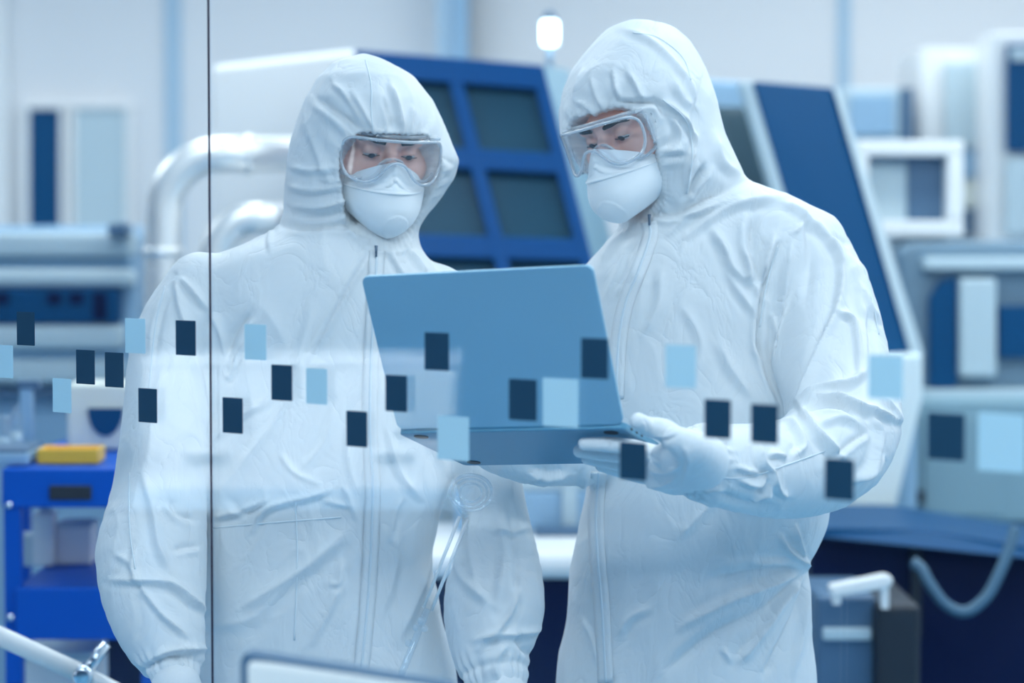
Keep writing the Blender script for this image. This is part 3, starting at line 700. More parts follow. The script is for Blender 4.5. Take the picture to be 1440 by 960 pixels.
# ---- right person
R = dict(label='person in white hooded coverall holding up an open laptop, head turned and bowed towards it', d=3.95, hip_px=965,
    head=Head(850, 194, 3.85, -40, 17, -11, .012), hood_d=3.963,
    hood=[(30, 885, 915, .02), (34, 874, 932, .05), (42, 856, 950, .075), (60, 836, 968, .105), (80, 819, 981, .125), (105, 802, 993, .148), (130, 792, 1003, .156), (160, 787, 1011, .156), (190, 789, 1020, .15),
          (215, 800, 1032, .146), (235, 818, 1041, .138), (255, 836, 1047, .125), (280, 856, 1040, .115), (300, 868, 1030, .105), (325, 880, 1010, .095)],
    torso=[(256, 985, 1050, .05), (266, 950, 1085, .075), (280, 925, 1125, .09), (300, 895, 1155, .10), (325, 868, 1175, .112), (350, 846, 1185, .118), (380, 820, 1185, .124), (430, 812, 1165, .13), (500, 815, 1150, .132), (600, 825, 1155, .135), (660, 832, 1166, .138),
           (700, 824, 1169, .138), (740, 815, 1163, .136), (775, 808, 1146, .132), (797, 805, 1131, .128), (820, 802, 1136, .132), (860, 799, 1140, .138), (960, 794, 1138, .14), (1060, 792, 1138, .14), (1130, 800, 1130, .12)],
    arms=[[(1135, 350, 3.94, .066), (1158, 425, 3.90, .083), (1172, 510, 3.84, .088), (1186, 595, 3.76, .088), (1158, 640, 3.69, .082), (1095, 658, 3.62, .072), (1035, 657, 3.54, .064), (1000, 652, 3.495, .057), (975, 648, 3.462, .040), (965, 647, 3.452, .034)],
          [(870, 400, 3.98, .058), (858, 520, 3.96, .060), (838, 618, 3.90, .060), (790, 637, 3.85, .052), (745, 640, 3.81, .044), (715, 640, 3.79, .034)]],
    armk=[.010, .012], cuff=[8, 4],
    zipper=[[(912, 312), (914, 332), (898, 380), (880, 425), (870, 480), (866, 560)], [(842, 664), (838, 720), (840, 780), (846, 850), (852, 960)]],
    pull=(913, 308), hands=[],
    seams=[[(890, 46), (925, 52), (960, 80), (972, 112)], [(932, 140), (965, 170), (974, 215), (966, 272)], [(1094, 345), (1078, 400), (1068, 460)], [(990, 668), (1045, 672), (1110, 652), (1160, 634)], [(1200, 330), (1222, 400), (1236, 470)]],
    strokes=[
        # hood
        ([(812, 142), (828, 152), (842, 160)], 4, 5), ([(833, 110), (840, 135), (850, 154)], 4, 5), ([(864, 100), (868, 125), (875, 140)], 5, 5), ([(884, 102), (896, 125), (905, 142)], 5, 5), ([(860, 142), (895, 145), (922, 144), (932, 160)], -6, 5), ([(862, 144), (885, 138), (926, 140)], 3, 5),
        ([(926, 141), (950, 155), (974, 185), (978, 205), (966, 245), (970, 275)], 6, 5), ([(985, 120), (975, 180), (980, 220)], -4, 9), ([(1000, 240), (985, 260), (968, 290)], 5, 6), ([(990, 232), (975, 258), (970, 276)], -5, 5), ([(1005, 190), (1015, 225), (1040, 248)], 4, 8), ([(945, 160), (955, 190), (945, 215)], 4, 6), ([(935, 212), (952, 212), (962, 214)], 4, 5),
        ([(870, 40), (900, 50), (930, 70), (965, 110), (985, 160)], 3, 6), ([(935, 270), (925, 295), (905, 306)], -4, 6), ([(820, 95), (810, 130), (812, 165)], 3, 6), ([(945, 110), (960, 140), (975, 150)], 3, 8),
        # collar to chest
        ([(918, 300), (950, 302), (985, 285), (1045, 258)], -6, 6), ([(970, 330), (1010, 300), (1050, 285), (1100, 280)], 5, 8), ([(940, 330), (980, 300), (1040, 280)], 3, 6), ([(960, 305), (985, 300), (1000, 292)], 4, 4),
        ([(1000, 320), (1020, 350), (1030, 375), (1050, 395)], 5, 8), ([(1060, 300), (1055, 340), (1065, 380), (1076, 410)], -8, 8), ([(1088, 330), (1075, 370), (1072, 410)], 6, 7), ([(1048, 350), (1055, 380), (1050, 394)], 5, 6), ([(1020, 380), (1040, 410), (1060, 440)], 3, 7),
        ([(905, 345), (885, 385), (865, 420)], 4, 7), ([(880, 350), (870, 380), (850, 420)], 3, 7), ([(930, 380), (925, 430), (905, 470)], 3, 8), ([(845, 370), (860, 345), (890, 322)], 3, 6),
        ([(1010, 480), (1030, 520), (1060, 560)], 2.5, 10), ([(960, 430), (985, 480), (980, 530)], 2, 8),
        # waist
        ([(1136, 793), (1110, 775), (1098, 755)], 6, 5), ([(1134, 793), (1125, 770), (1118, 740)], 6, 5), ([(1132, 800), (1090, 820), (1020, 850), (960, 880)], 6, 9), ([(1130, 806), (1080, 850), (1000, 890), (940, 940)], -5, 10), ([(1132, 808), (1100, 850), (1060, 905), (1040, 930)], 6, 7),
        ([(1132, 810), (1118, 860), (1085, 925), (1075, 950)], -5, 6), ([(1130, 800), (1070, 800), (1000, 812)], -4, 9), ([(1132, 797), (1090, 792), (1060, 795)], 4, 7), ([(1134, 812), (1130, 870), (1115, 945)], 5, 6), ([(1015, 912), (1022, 922), (1026, 930)], 4, 4), ([(870, 895), (885, 870), (915, 855)], 3, 7),
        ([(950, 760), (990, 720), (1010, 700)], 2, 8), ([(960, 880), (1000, 850), (1060, 830)], 3, 9), ([(840, 930), (835, 900), (820, 870)], 3, 5),
        # upper sleeve
        ([(1095, 345), (1072, 410), (1066, 480), (1072, 500)], -7, 5), ([(1115, 325), (1105, 380), (1098, 440), (1095, 500), (1100, 560)], 6, 9), ([(1135, 310), (1138, 350), (1132, 420)], -5, 9), ([(1150, 315), (1176, 350), (1184, 375), (1178, 430), (1160, 480), (1140, 530), (1122, 562)], 8, 7),
        ([(1086, 442), (1090, 480), (1092, 520)], 5, 4), ([(1066, 480), (1082, 530), (1100, 572)], -5, 5), ([(1195, 350), (1205, 400), (1212, 430), (1220, 450)], 5, 7), ([(1178, 443), (1198, 450), (1205, 480), (1208, 530)], 6, 5), ([(1222, 440), (1225, 490), (1228, 540)], -5, 6), ([(1210, 400), (1222, 430), (1236, 450)], 5, 5),
        ([(1130, 312), (1122, 322), (1112, 330)], 4, 3), ([(1165, 330), (1190, 340), (1208, 370)], -4, 7), ([(1100, 285), (1130, 300), (1160, 330)], 4, 7),
        # elbow
        ([(1125, 567), (1155, 552), (1195, 542), (1215, 525)], 8, 6), ([(1128, 570), (1165, 560), (1220, 578), (1264, 592)], 8, 6), ([(1135, 574), (1170, 572), (1205, 588)], -7, 5), ([(1222, 580), (1234, 610), (1225, 650), (1205, 678)], 7, 6), ([(1126, 572), (1140, 600), (1165, 625), (1185, 645)], 8, 7),
        ([(1105, 590), (1120, 600), (1130, 625), (1118, 640)], 6, 6), ([(1170, 645), (1200, 620), (1220, 608)], -5, 5), ([(1240, 560), (1255, 575), (1264, 590)], 4, 5), ([(1202, 676), (1225, 660), (1240, 640)], 5, 5), ([(1150, 598), (1180, 590), (1210, 600)], 4, 6),
        # forearm
        ([(1012, 615), (1014, 640), (1020, 652)], 7, 5), ([(1065, 622), (1070, 650), (1085, 668), (1076, 700)], 7, 6), ([(1040, 675), (1065, 682), (1080, 668)], 6, 5), ([(1080, 640), (1095, 640), (1105, 645)], 5, 4), ([(1055, 705), (1065, 700), (1085, 690)], 5, 4), ([(1085, 670), (1095, 690), (1108, 698)], 5, 5),
        ([(1030, 655), (1050, 662), (1070, 664)], 4, 5), ([(975, 690), (1000, 685), (1020, 690)], 4, 5), ([(1090, 600), (1075, 612), (1062, 620)], 5, 6), ([(1005, 690), (1040, 705), (1090, 712)], -4, 7),
        # far forearm under the laptop
        ([(800, 668), (770, 672), (740, 664)], 4, 6), ([(830, 660), (815, 690), (800, 700)], 4, 6),
    ])
hr2 = hand_field(
    [([P(705, 640, 3.790), P(688, 632, 3.780), P(676, 622, 3.770), P(668, 612, 3.760)], fr), ([P(702, 646, 3.795), P(684, 639, 3.785), P(670, 630, 3.775), P(661, 621, 3.765)], fr),
     ([P(702, 652, 3.805), P(686, 647, 3.800), P(674, 640, 3.790), P(666, 632, 3.780)], fr), ([P(704, 657, 3.815), P(692, 654, 3.810), P(682, 649, 3.805), P(674, 642, 3.795)], fr),
     ([P(715, 628, 3.785), P(706, 616, 3.775), P(699, 606, 3.765), P(694, 597, 3.760)], (.016, .014, .012, .010))],
    [([P(738, 640, 3.815), P(722, 641, 3.805), P(706, 642, 3.793)], (.032, .026, .016)), ([P(738, 640, 3.815), P(722, 646, 3.810), P(705, 653, 3.807)], (.032, .026, .016))])
hv_, hq_ = hand_R
hv_ = hv_ + vnormals(hv_, hq_) * stroke_disp(hv_, vnormals(hv_, hq_), [
    ([(915, 662), (935, 664), (956, 656)], 2.2, 4), ([(908, 684), (930, 682), (952, 672)], 2.0, 4), ([(950, 612), (938, 618), (922, 618)], -2.2, 3), ([(912, 640), (925, 650), (930, 662)], -1.8, 4), ([(960, 625), (968, 648), (962, 672)], 1.8, 5),
    ([(905, 590), (910, 597), (910, 606)], -1.0, 2.5), ([(858, 618), (859, 624), (858, 632)], -.8, 2.5), ([(884, 620), (886, 628), (885, 636)], -.8, 2.5)])[:, None]
R['hands'] = [(hv_, hq_), hr2]

build_person(L)
build_person(R)

# ------------------------------------------------------------------ laptop
def slab(o, u, v, n, w, h, t, r, seg=7):
    """rounded-corner plate: o = corner, u/v edges, n thickness direction"""
    pts = []
    for cx_, cy_, a0 in ((w - r, r, -90), (w - r, h - r, 0), (r, h - r, 90), (r, r, 180)):
        for k in range(seg + 1):
            a = math.radians(a0 + 90 * k / seg); pts.append(o + u * (cx_ + r * math.cos(a)) + v * (cy_ + r * math.sin(a)))
    return G().poly(pts, n * t)

lap = thing('laptop', hinge_mid, 'slim dark blue grey open laptop held up between the two suited people', 'laptop')
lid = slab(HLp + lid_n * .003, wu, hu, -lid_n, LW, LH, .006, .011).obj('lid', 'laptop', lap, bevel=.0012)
slab(HLp - lid_n * .0031 + wu * .008 + hu * .012, wu, hu, -lid_n, LW - .016, LH - .020, .0006, .004).obj('screen', 'screen', lid)
bo = HLp + und_n * TH
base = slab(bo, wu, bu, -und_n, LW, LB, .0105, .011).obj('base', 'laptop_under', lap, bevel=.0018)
slab(bo - und_n * .0106 + wu * .030 + bu * .030, wu, bu, -und_n, LW - .06, .105, .0008, .004).obj('keyboard', 'key', base)
slab(bo - und_n * .0106 + wu * (LW * .33) + bu * .145, wu, bu, -und_n, LW * .34, .082, .0005, .004).obj('trackpad', 'laptop', base)
for a in (.020, LW - .035):
    for b in (.016, LB - .034):
        t = np.linspace(0, 2 * math.pi, 20, endpoint=False); c = bo + wu * (a + .0075) + bu * (b + .006)
        G().poly([c + wu * .0105 * math.cos(k) + bu * .0115 * math.sin(k) for k in t], und_n * .0012).obj('rubber_foot', 'black', base)
for b in (.030, .052, .074):
    c = bo + wu * (LW - .0004) + bu * b - und_n * .0053; t = np.linspace(0, 2 * math.pi, 14, endpoint=False)
    G().poly([c + bu * .0045 * math.cos(k) + und_n * .0019 * math.sin(k) for k in t], wu * .0008).obj('port', 'black', base)
G().tube([HLp + wu * .03, HLp + wu * (LW - .03)], .0034, 12).obj('hinge', 'laptop_under', lap, smooth=True)

# ------------------------------------------------------------------ room
X0, X1, Y0, Y1, ZC = -4.4, 3.2, -2.6, 10.0, 3.1
def struct(name, g, m, **k): return tag(g.obj(name, m, **k), kind='structure')
struct('floor', G().box(((X0 + X1) / 2, (Y0 + Y1) / 2, -.05), (X1 - X0 + .4, Y1 - Y0 + .4, .1)), 'floor')
struct('ceiling', G().box(((X0 + X1) / 2, (Y0 + Y1) / 2, ZC + .05), (X1 - X0 + .4, Y1 - Y0 + .4, .1)), 'ceil')
struct('wall_back', G().box(((X0 + X1) / 2, Y1 + .05, ZC / 2), (X1 - X0 + .4, .1, ZC)), 'wall')
struct('wall_left', G().box((X0 - .05, (6.6 + Y1) / 2, ZC / 2), (.1, Y1 - 6.6 + .1, ZC)), 'wall')
struct('wall_side', G().box((X0 - .05, (Y0 + 6.6) / 2, ZC / 2), (.1, 6.6 - Y0, ZC)), 'corridor_wall')
struct('wall_right', G().box((X1 + .05, (Y0 + Y1) / 2, ZC / 2), (.1, Y1 - Y0 + .2, ZC)), 'wall')
struct('wall_front', G().box(((X0 + X1) / 2, Y0 - .05, ZC / 2), (X1 - X0 + .4, .1, ZC)), 'corridor_wall')
yb = Y1 - .001
def wall_strip(name, x0, x1, m, depth=.03, y0=-40, y1=900):
    d = 9.98; a, b = P(x0, 300, d), P(x1, 300, d)
    struct(name, G().box(((a[0] + b[0]) / 2, Y1 - depth / 2, ZC / 2), (b[0] - a[0], depth, ZC)), m)
wall_strip('trim_1', 234, 256, 'wall_trim', .02)
wall_strip('trim_2', 1176, 1194, 'wall_trim', .015)
wall_strip('trim_3', 616, 660, 'wall_trim', .18)
wall_strip('trim_4', 640, 660, 'grey', .21)
wall_strip('trim_5', -6, 14, 'white', .05)

# glass partition: vertical plane running towards us on the right
GT = .8; gd = np.array([1, -GT, 0]) / math.hypot(1, GT); gn = np.array([-GT, -1, 0]) / math.hypot(1, GT); G0 = np.array([0, 3.1, 0])
def on_glass(px, py, lift=0.0):
    d = P(px, py, 1.0) - CAM; p0 = G0 + gn * lift
    return CAM + d * (((p0 - CAM) @ gn) / (d @ gn))
seam_p = on_glass(295.5, 480); seam_s = (seam_p - G0) @ gd
sL, sR = (X0 - 0) / gd[0], (X1 - 0) / gd[0]
def pane(name, s0, s1):
    a, b = G0 + gd * s0, G0 + gd * s1
    q = [a + (0, 0, .0), b + (0, 0, .0), b + (0, 0, ZC), a + (0, 0, ZC)]
    return struct(name, G().poly(q, -gn * .008), 'glass')
w1 = pane('window_1', sL, seam_s - .0012); w2 = pane('window_2', seam_s + .0012, sR)
a = G0 + gd * (seam_s - .0012); b = G0 + gd * (seam_s + .0012)
struct('trim_6', G().poly([a + gn * .0005, b + gn * .0005, b + gn * .0005 + (0, 0, ZC), a + gn * .0005 + (0, 0, ZC)], -gn * .0022), 'joint')
dark = [(36, 462, 25, 47), (120, 516, 26, 48), (160.5, 520, 26, 49), (261, 475, 28, 49), (207.5, 570, 26, 48), (327, 584, 28, 50), (396, 538, 29, 50), (501.5, 603, 29, 50), (557, 553, 30, 51), (614, 494, 34, 53), (735, 562, 39, 58),
        (836, 504, 38, 57), (890, 648, 37, 53), (1009, 589, 37, 55), (1075, 596, 38, 55), (1180, 674, 41, 58), (1330, 614, 52, 66)]
frost = [(4, 508, 28, 46), (190, 472, 28, 49), (87, 556, 26, 48), (359, 481, 30, 50), (445, 543, 29, 50), (637, 616, 44, 62), (788, 566, 50, 68), (957, 515, 42, 60), (1245, 530, 48, 62), (1408, 622, 66, 82)]
for lst, m, nm in ((dark, 'decal', 'navy_square_decal'), (frost, 'decal_frost', 'frosted_square_decal')):
    for cx_, cy_, w_, h_ in lst:
        l = on_glass(cx_ - w_ / 2, cy_, .0006); r = on_glass(cx_ + w_ / 2, cy_, .0006); c = on_glass(cx_, cy_, .0006)
        hw = np.linalg.norm(r - l) / 2; hh = h_ * ((c - CAM) @ FWD) / FPX / 2; pts = []
        for sx, sy, a0 in ((1, -1, -90), (1, 1, 0), (-1, 1, 90), (-1, -1, 180)):
            for k in range(4):
                t = math.radians(a0 + 30 * k); q = .0012
                pts.append(c + gd * (sx * (hw - q) + q * math.cos(t)) + np.array([0, 0, 1]) * (sy * (hh - q) + q * math.sin(t)))
        par = w1 if cx_ < 295 else w2
        G().poly(pts, -gn * .0005).obj(nm, m, par, label='dark navy square sticker' if m == 'decal' else 'pale blue frosted square sticker')

# ------------------------------------------------------------------ machines behind
def fl(x0, x1, d): a, b = P(x0, 600, d), P(x1, 600, d); return ((a[0] + b[0]) / 2, a[1], 0)

# machining centre with the blue windowed door
t = thing('machining_centre', fl(420, 860, 6.4), 'white machining centre with blue sloping window door, behind the left person', 'machine')
G().pp([(296, 92), (505, 68), (620, 500), (620, 1150), (296, 1150)], 6.75, .8).obj('body', 'white', t, bevel=.02)
TL, TR, BR, BL = (498, 70, 6.45), (764, 92, 6.40), (868, 500, 6.12), (606, 500, 6.15)
def bil(s, v, dd=0):
    q = [(1 - v) * ((1 - s) * TL[i] + s * TR[i]) + v * ((1 - s) * BL[i] + s * BR[i]) for i in range(3)]; q[2] += dd; return tuple(q)
door = G().pp([bil(0, 0, .05), bil(1, 0, .05), bil(1, 1, .05), bil(0, 1, .05)], 0, .05).obj('door', 'blue', t)
vb = [(-.0, .075), (.465, .545), (.925, 1.0)]; hb = [(0, .085), (.305, .375), (.60, .675), (.90, 1.0)]
g = G()
for a_, b_ in vb: g.pp([bil(a_, 0), bil(b_, 0), bil(b_, 1), bil(a_, 1)], 0, .06)
for a_, b_ in hb: g.pp([bil(0, a_, -.002), bil(1, a_, -.002), bil(1, b_, -.002), bil(0, b_, -.002)], 0, .06)
g.obj('door_frame', 'blue', door, bevel=.006)
for i in range(2):
    for j in range(3):
        s0, s1 = vb[i][1] - .01, vb[i + 1][0] + .01; v0, v1 = hb[j][1] - .01, hb[j + 1][0] + .01
        G().pp([bil(s0, v0, .035), bil(s1, v0, .035), bil(s1, v1, .035), bil(s0, v1, .035)], 0, .012).obj('window_pane', 'pane', door)
G().pp([(764, 92, 6.42), (800, 98, 7.0), (895, 480, 6.8), (868, 500, 6.14)], 0, .05).obj('side_panel', 'strip', t)
G().pp([(606, 500, 6.18), (868, 500, 6.15), (868, 1140, 6.15), (606, 1140, 6.18)], 0, .5).obj('lower_panel', 'pale', t, bevel=.01)

# grey machine with a slanted blue end panel
t = thing('milling_machine', fl(960, 1260, 6.2), 'grey milling machine with slanted dark blue end panel, behind the right person', 'machine')
G().pp([(920, 106), (1058, 116), (1165, 500), (1165, 1160), (920, 1160)], 6.9, .7).obj('body', 'grey', t, bevel=.015)
G().pp([(920, 148), (1046, 150), (1096, 300), (1120, 420), (920, 420)], 6.86, .05).obj('front_window', 'pane_green', t, bevel=.004)
G().pp([(1042, 114, 6.35), (1060, 115, 6.35), (1176, 520, 6.25), (1158, 520, 6.25)], 0, .12).obj('panel_edge', 'pale', t, bevel=.006)
G().pp([(1058, 114, 6.34), (1174, 123, 6.5), (1286, 500, 6.4), (1176, 520, 6.25)], 0, .10).obj('end_panel', 'blue_panel', t, bevel=.008)
G().pp([(1172, 123, 6.48), (1180, 124, 6.6), (1300, 500, 6.5), (1282, 500, 6.38)], 0, .12).obj('panel_edge', 'pale', t, bevel=.006)
G().pp([(1140, 500, 6.3), (1298, 498, 6.3), (1298, 560, 6.3), (1252, 745, 6.3), (1252, 1150, 6.3), (1140, 1150, 6.3)], 0, .5).obj('lower_body', 'lower', t, bevel=.01)

# signal tower
t = thing('signal_lamp', P(773, 95, 6.9), 'glowing white signal lamp on a thin pole atop the machine between the two heads', 'signal lamp')
c = P(773, 98, 6.95)
G().tube([c, P(773, 62, 6.95)], .009, 12).obj('pole', 'grey', t, smooth=True)
lb = P(773, 64, 6.95)
G().lathe([(.012, 0), (.020, .002), (.024, .010), (.024, .062), (.020, .070), (.012, .072)], lb).obj('lamp_lens', 'lamp', t, smooth=True)
G().lathe([(.022, 0), (.022, .008), (.014, .022), (.006, .028)], lb + (0, 0, .071)).obj('cap', 'grey_dark', t, smooth=True)

# ventilation ducts
def arc(cx_, cy_, r, a0, a1, d, n=12):
    return [P(cx_ + r * math.cos(math.radians(k)), cy_ - r * math.sin(math.radians(k)), d) for k in np.linspace(a0, a1, n)]
pth = [(229, y) for y in (1100, 800, 600, 450, 340)]
t = thing('air_duct', fl(229, 229, 6.0), 'large shiny silver duct bending over beside the left person, outer of the two', 'duct', 'silver ducts by the machine')
g = G().tube([P(*q, 6.0) for q in pth] + arc(312, 300, 83, 180, 90, 6.0) + [P(x, 217, 6.0 + (x - 330) * .004) for x in (340, 380, 420, 470)], .046, 24).obj('pipe', 'steel', t, smooth=True)
for p in ((229, 520), (229, 360)):
    c = P(*p, 6.0); G().lathe([(.047, 0), (.052, .004), (.052, .018), (.047, .022)], c, n=28).obj('coupling', 'steel', t, smooth=True)
c = P(345, 217, 6.05); G().lathe([(.047, 0), (.052, .004), (.052, .018), (.047, .022)], c, axis=(1, 0, 0)).obj('coupling', 'steel', t, smooth=True)
t = thing('air_duct', fl(290, 290, 5.95), 'smaller shiny silver duct nested inside the bend of the larger duct', 'duct', 'silver ducts by the machine')
G().tube([P(298, y, 5.95) for y in (1100, 800, 600, 460, 400)] + arc(365, 372, 66, 180, 90, 5.95) + [P(x, 306, 5.95 + (x - 366) * .004) for x in (375, 410, 460)], .040, 24).obj('pipe', 'steel', t, smooth=True)
c = P(298, 470, 5.95); G().lathe([(.041, 0), (.046, .004), (.046, .018), (.041, .022)], c).obj('coupling', 'steel', t, smooth=True)

# long machine on the left
t = thing('enclosed_conveyor', fl(60, 190, 6.6), 'long grey blue machine with a dark blue glazed band, at the far left', 'machine')
G().pp([(-260, 318), (170, 318), (184, 326), (190, 345), (196, 560), (196, 1130), (-260, 1130)], 6.7, .8).obj('body', 'grey', t, bevel=.02)
for i, (y0, y1, m, out) in enumerate(((326, 362, 'pale', .06), (362, 378, 'grey', .03), (378, 404, 'pale', .07), (456, 492, 'pale', .08), (492, 505, 'grey', .05), (505, 540, 'pale', .07))):
    G().prect(-260, y0, 186 if i < 3 else 172, y1, 6.7 - out, .1).obj('cover', m, t, bevel=.018)
gl = G().prect(-260, 405, 166, 455, 6.62, .1).obj('glazed_band', 'blue_panel', t, bevel=.004)
for x in (-8, 66, 97, 130): G().prect(x, 411, x + 20, 428 if x < 120 else 450, 6.615, .01).obj('window_pane', 'navy', gl, bevel=.002)
G().prect(-260, 544, 180, 562, 6.66, .1).obj('kick_rail', 'grey_dark', t, bevel=.005)
G().pp([(150, 315), (176, 312), (180, 330), (152, 334)], 6.55, .1).obj('end_cap', 'grey_dark', t, bevel=.008)

# glazed openings in the far wall
def opening_in_wall(name, x0, y0, x1, y1, m, frame=6):
    d = 9.93; o = struct(name, G().prect(x0, y0, x1, y1, d, .03), m)
    g = G()
    for a in ((x0 - frame, y0 - frame, x1 + frame, y0), (x0 - frame, y1, x1 + frame, y1 + frame), (x0 - frame, y0, x0, y1), (x1, y0, x1 + frame, y1)): g.prect(*a, d - .02, .06)
    g.obj('window_frame', 'white', o, bevel=.004); return o
opening_in_wall('window_3', 40, 153, 84, 330, 'blue_panel', 10)
opening_in_wall('window_4', 106, 153, 176, 330, 'pale', 8)

# right hand side
t = thing('tall_cabinet', fl(1362, 1362, 9.0), 'white cabinet with a pale blue front and dark niche, behind the control cabinet', 'cabinet', 'tall cabinets at the back')
G().pdown(1296, 68, 1404, 9.0, .5).obj('body', 'white', t, bevel=.01)
dr = G().prect(1330, 88, 1393, 206, 8.97, .03).obj('door', 'pale', t, bevel=.004)
G().prect(1330, 210, 1393, 250, 8.975, .02).obj('drawer', 'grey', t, bevel=.004); G().prect(1332, 255, 1392, 292, 8.975, .02).obj('panel', 'cream', t, bevel=.004)
G().prect(1332, 294, 1392, 330, 8.975, .02).obj('niche', 'grey_dark', t)
t = thing('tall_cabinet', fl(1470, 1470, 8.6), 'tallest white cabinet with a mid blue glass door, cut by the right edge', 'cabinet', 'tall cabinets at the back')
G().pdown(1394, 46, 1560, 8.6, .28).obj('body', 'white', t, bevel=.01)
dr = G().prect(1416, 62, 1540, 214, 8.57, .03).obj('door', 'blue_panel', t, bevel=.004); G().prect(1422, 68, 1530, 84, 8.56, .01).obj('door_sign', 'pale', dr)
G().prect(1416, 222, 1540, 330, 8.57, .03).obj('lower_door', 'pale', t, bevel=.004)
t = thing('storage_cupboard', fl(1236, 1236, 8.8), 'grey blue cupboard with a dark end strip behind the slanted panel', 'cabinet')
G().pdown(1188, 124, 1266, 8.8, .5).obj('body', 'pale', t, bevel=.01); G().pdown(1266, 124, 1284, 8.8, .5).obj('end_strip', 'grey_dark', t)
G().prect(1196, 134, 1258, 190, 8.78, .02).obj('door', 'grey', t, bevel=.004)

t = thing('control_cabinet', fl(1370, 1370, 6.9), 'grey machine with recessed dark blue bays and a white lower case, at the right edge', 'machine')
G().pp([(1262, 352), (1284, 340), (1520, 340), (1520, 562), (1284, 562)], 7.0, .7).obj('upper_body', 'upper', t, bevel=.02)
G().pp([(1308, 420), (1322, 396), (1346, 388), (1346, 545), (1308, 545)], 6.96, .06).obj('bay', 'blue_panel', t, bevel=.004)
G().prect(1350, 392, 1402, 530, 6.94, .1).obj('column', 'pale', t, bevel=.01)
G().prect(1405, 430, 1500, 503, 6.96, .06).obj('bay', 'blue_panel', t, bevel=.004)
G().prect(1300, 548, 1520, 562, 6.93, .1).obj('rail', 'pale', t, bevel=.006); G().prect(1300, 362, 1520, 380, 6.95, .08).obj('rail', 'pale', t, bevel=.01)
lo = G().prect(1286, 562, 1520, 735, 6.8, .8).obj('lower_case', 'case', t, bevel=.012)
G().prect(1300, 585, 1410, 725, 6.79, .03).obj('case_door', 'case', lo, bevel=.004); G().prect(1292, 690, 1300, 708, 6.78, .02).obj('latch', 'black', lo)
G().prect(1262, 735, 1520, 752, 6.82, .8).obj('plinth_strip', 'grey_dark', t, bevel=.004)
G().pdown(1262, 752, 1520, 6.8, .8).obj('base', 'navy', t, bevel=.01)
c0, c1 = P(1271, 560, 6.7), P(1271, 722, 6.7)
t = thing('gas_cylinder', (c1[0], c1[1], 0), 'dark teal upright cylinder between the milling machine and the control cabinet', 'cylinder')
G().lathe([(.030, 0), (.034, .01), (.034, c0[2] - .06), (.026, c0[2] - .02), (.012, c0[2])], (c1[0], c1[1], 0)).obj('vessel', 'grey', t, smooth=True)
G().lathe([(.0355, 0), (.0355, .05)], (c1[0], c1[1], P(0, 742, 6.7)[2])).obj('band', 'green', t, smooth=True)

t = thing('framed_display', P(1282, 339, 7.15), 'white framed display box with a half dark screen on top of the control cabinet', 'display')
g = G()
for a in ((1206, 197, 1356, 219), (1228, 310, 1356, 333), (1333, 219, 1356, 310), (1206, 219, 1222, 312)): g.prect(*a, 7.10, .12)
fr_ = g.obj('frame', 'white', t, bevel=.008)
G().prect(1206, 205, 1340, 325, 7.18, .05).obj('backing', 'pale', t)
G().prect(1276, 219, 1334, 310, 7.17, .02).obj('dark_screen', 'grey_dark', t, bevel=.002); G().prect(1222, 219, 1334, 228, 7.165, .03).obj('blind_box', 'grey_dark', t, bevel=.003)
G().prect(1250, 333, 1330, 339, 7.15, .1).obj('foot', 'white', t, bevel=.004)

# navy bench, lower right
bench = t = thing('lab_bench', fl(1330, 1330, 5.6), 'long dark navy bench with a lighter top, in the lower right corner', 'bench')
G().pp([(1140, 746, 5.75), (1300, 748, 5.75), (1560, 790, 5.6), (1560, 1220, 5.6), (1140, 1220, 5.75)], 0, .5).obj('cabinet', 'navy', t, bevel=.01)
G().pp([(1134, 742, 5.70), (1300, 744, 5.70), (1570, 788, 5.52), (1570, 802, 5.52), (1300, 760, 5.70), (1134, 756, 5.70)], 0, .5).obj('bench_top', 'blue_panel', t, bevel=.006)
G().pp([(1282, 775, 5.72), (1296, 776, 5.72), (1296, 960, 5.72), (1282, 960, 5.72)], 0, .03).obj('panel_gap', 'black', t)
t = thing('pump_unit', fl(1245, 1245, 5.2), 'dark box shaped pump unit with a white carrying handle, in front of the navy bench', 'pump')
G().pdown(1150, 838, 1232, 5.25, .3).obj('side_case', 'grey_dark', t, bevel=.01)
G().pdown(1232, 850, 1296, 5.2, .35).obj('case', 'black', t, bevel=.015)
G().prect(1158, 884, 1226, 900, 5.235, .03).obj('slot', 'pale', t, bevel=.004)
G().pp([(1166, 824), (1246, 808), (1256, 812), (1256, 822), (1246, 828), (1170, 840)], 5.18, .04).obj('handle', 'white', t, bevel=.006)
G().prect(1172, 836, 1182, 850, 5.19, .03).obj('handle_post', 'white', t); G().prect(1240, 824, 1250, 856, 5.19, .03).obj('handle_post', 'white', t)
hp = catmull([(1428, 742), (1420, 770), (1404, 808), (1386, 840), (1358, 860), (1330, 850), (1308, 822), (1296, 800), (1284, 790)], 50)
G().tube([P(x, y, 5.46 - .03 * math.sin(i / 49 * math.pi)) for i, (x, y) in enumerate(hp)], .013, 14).obj('hose', 'hose', bench, smooth=True, label='grey blue hose hanging in a loop')

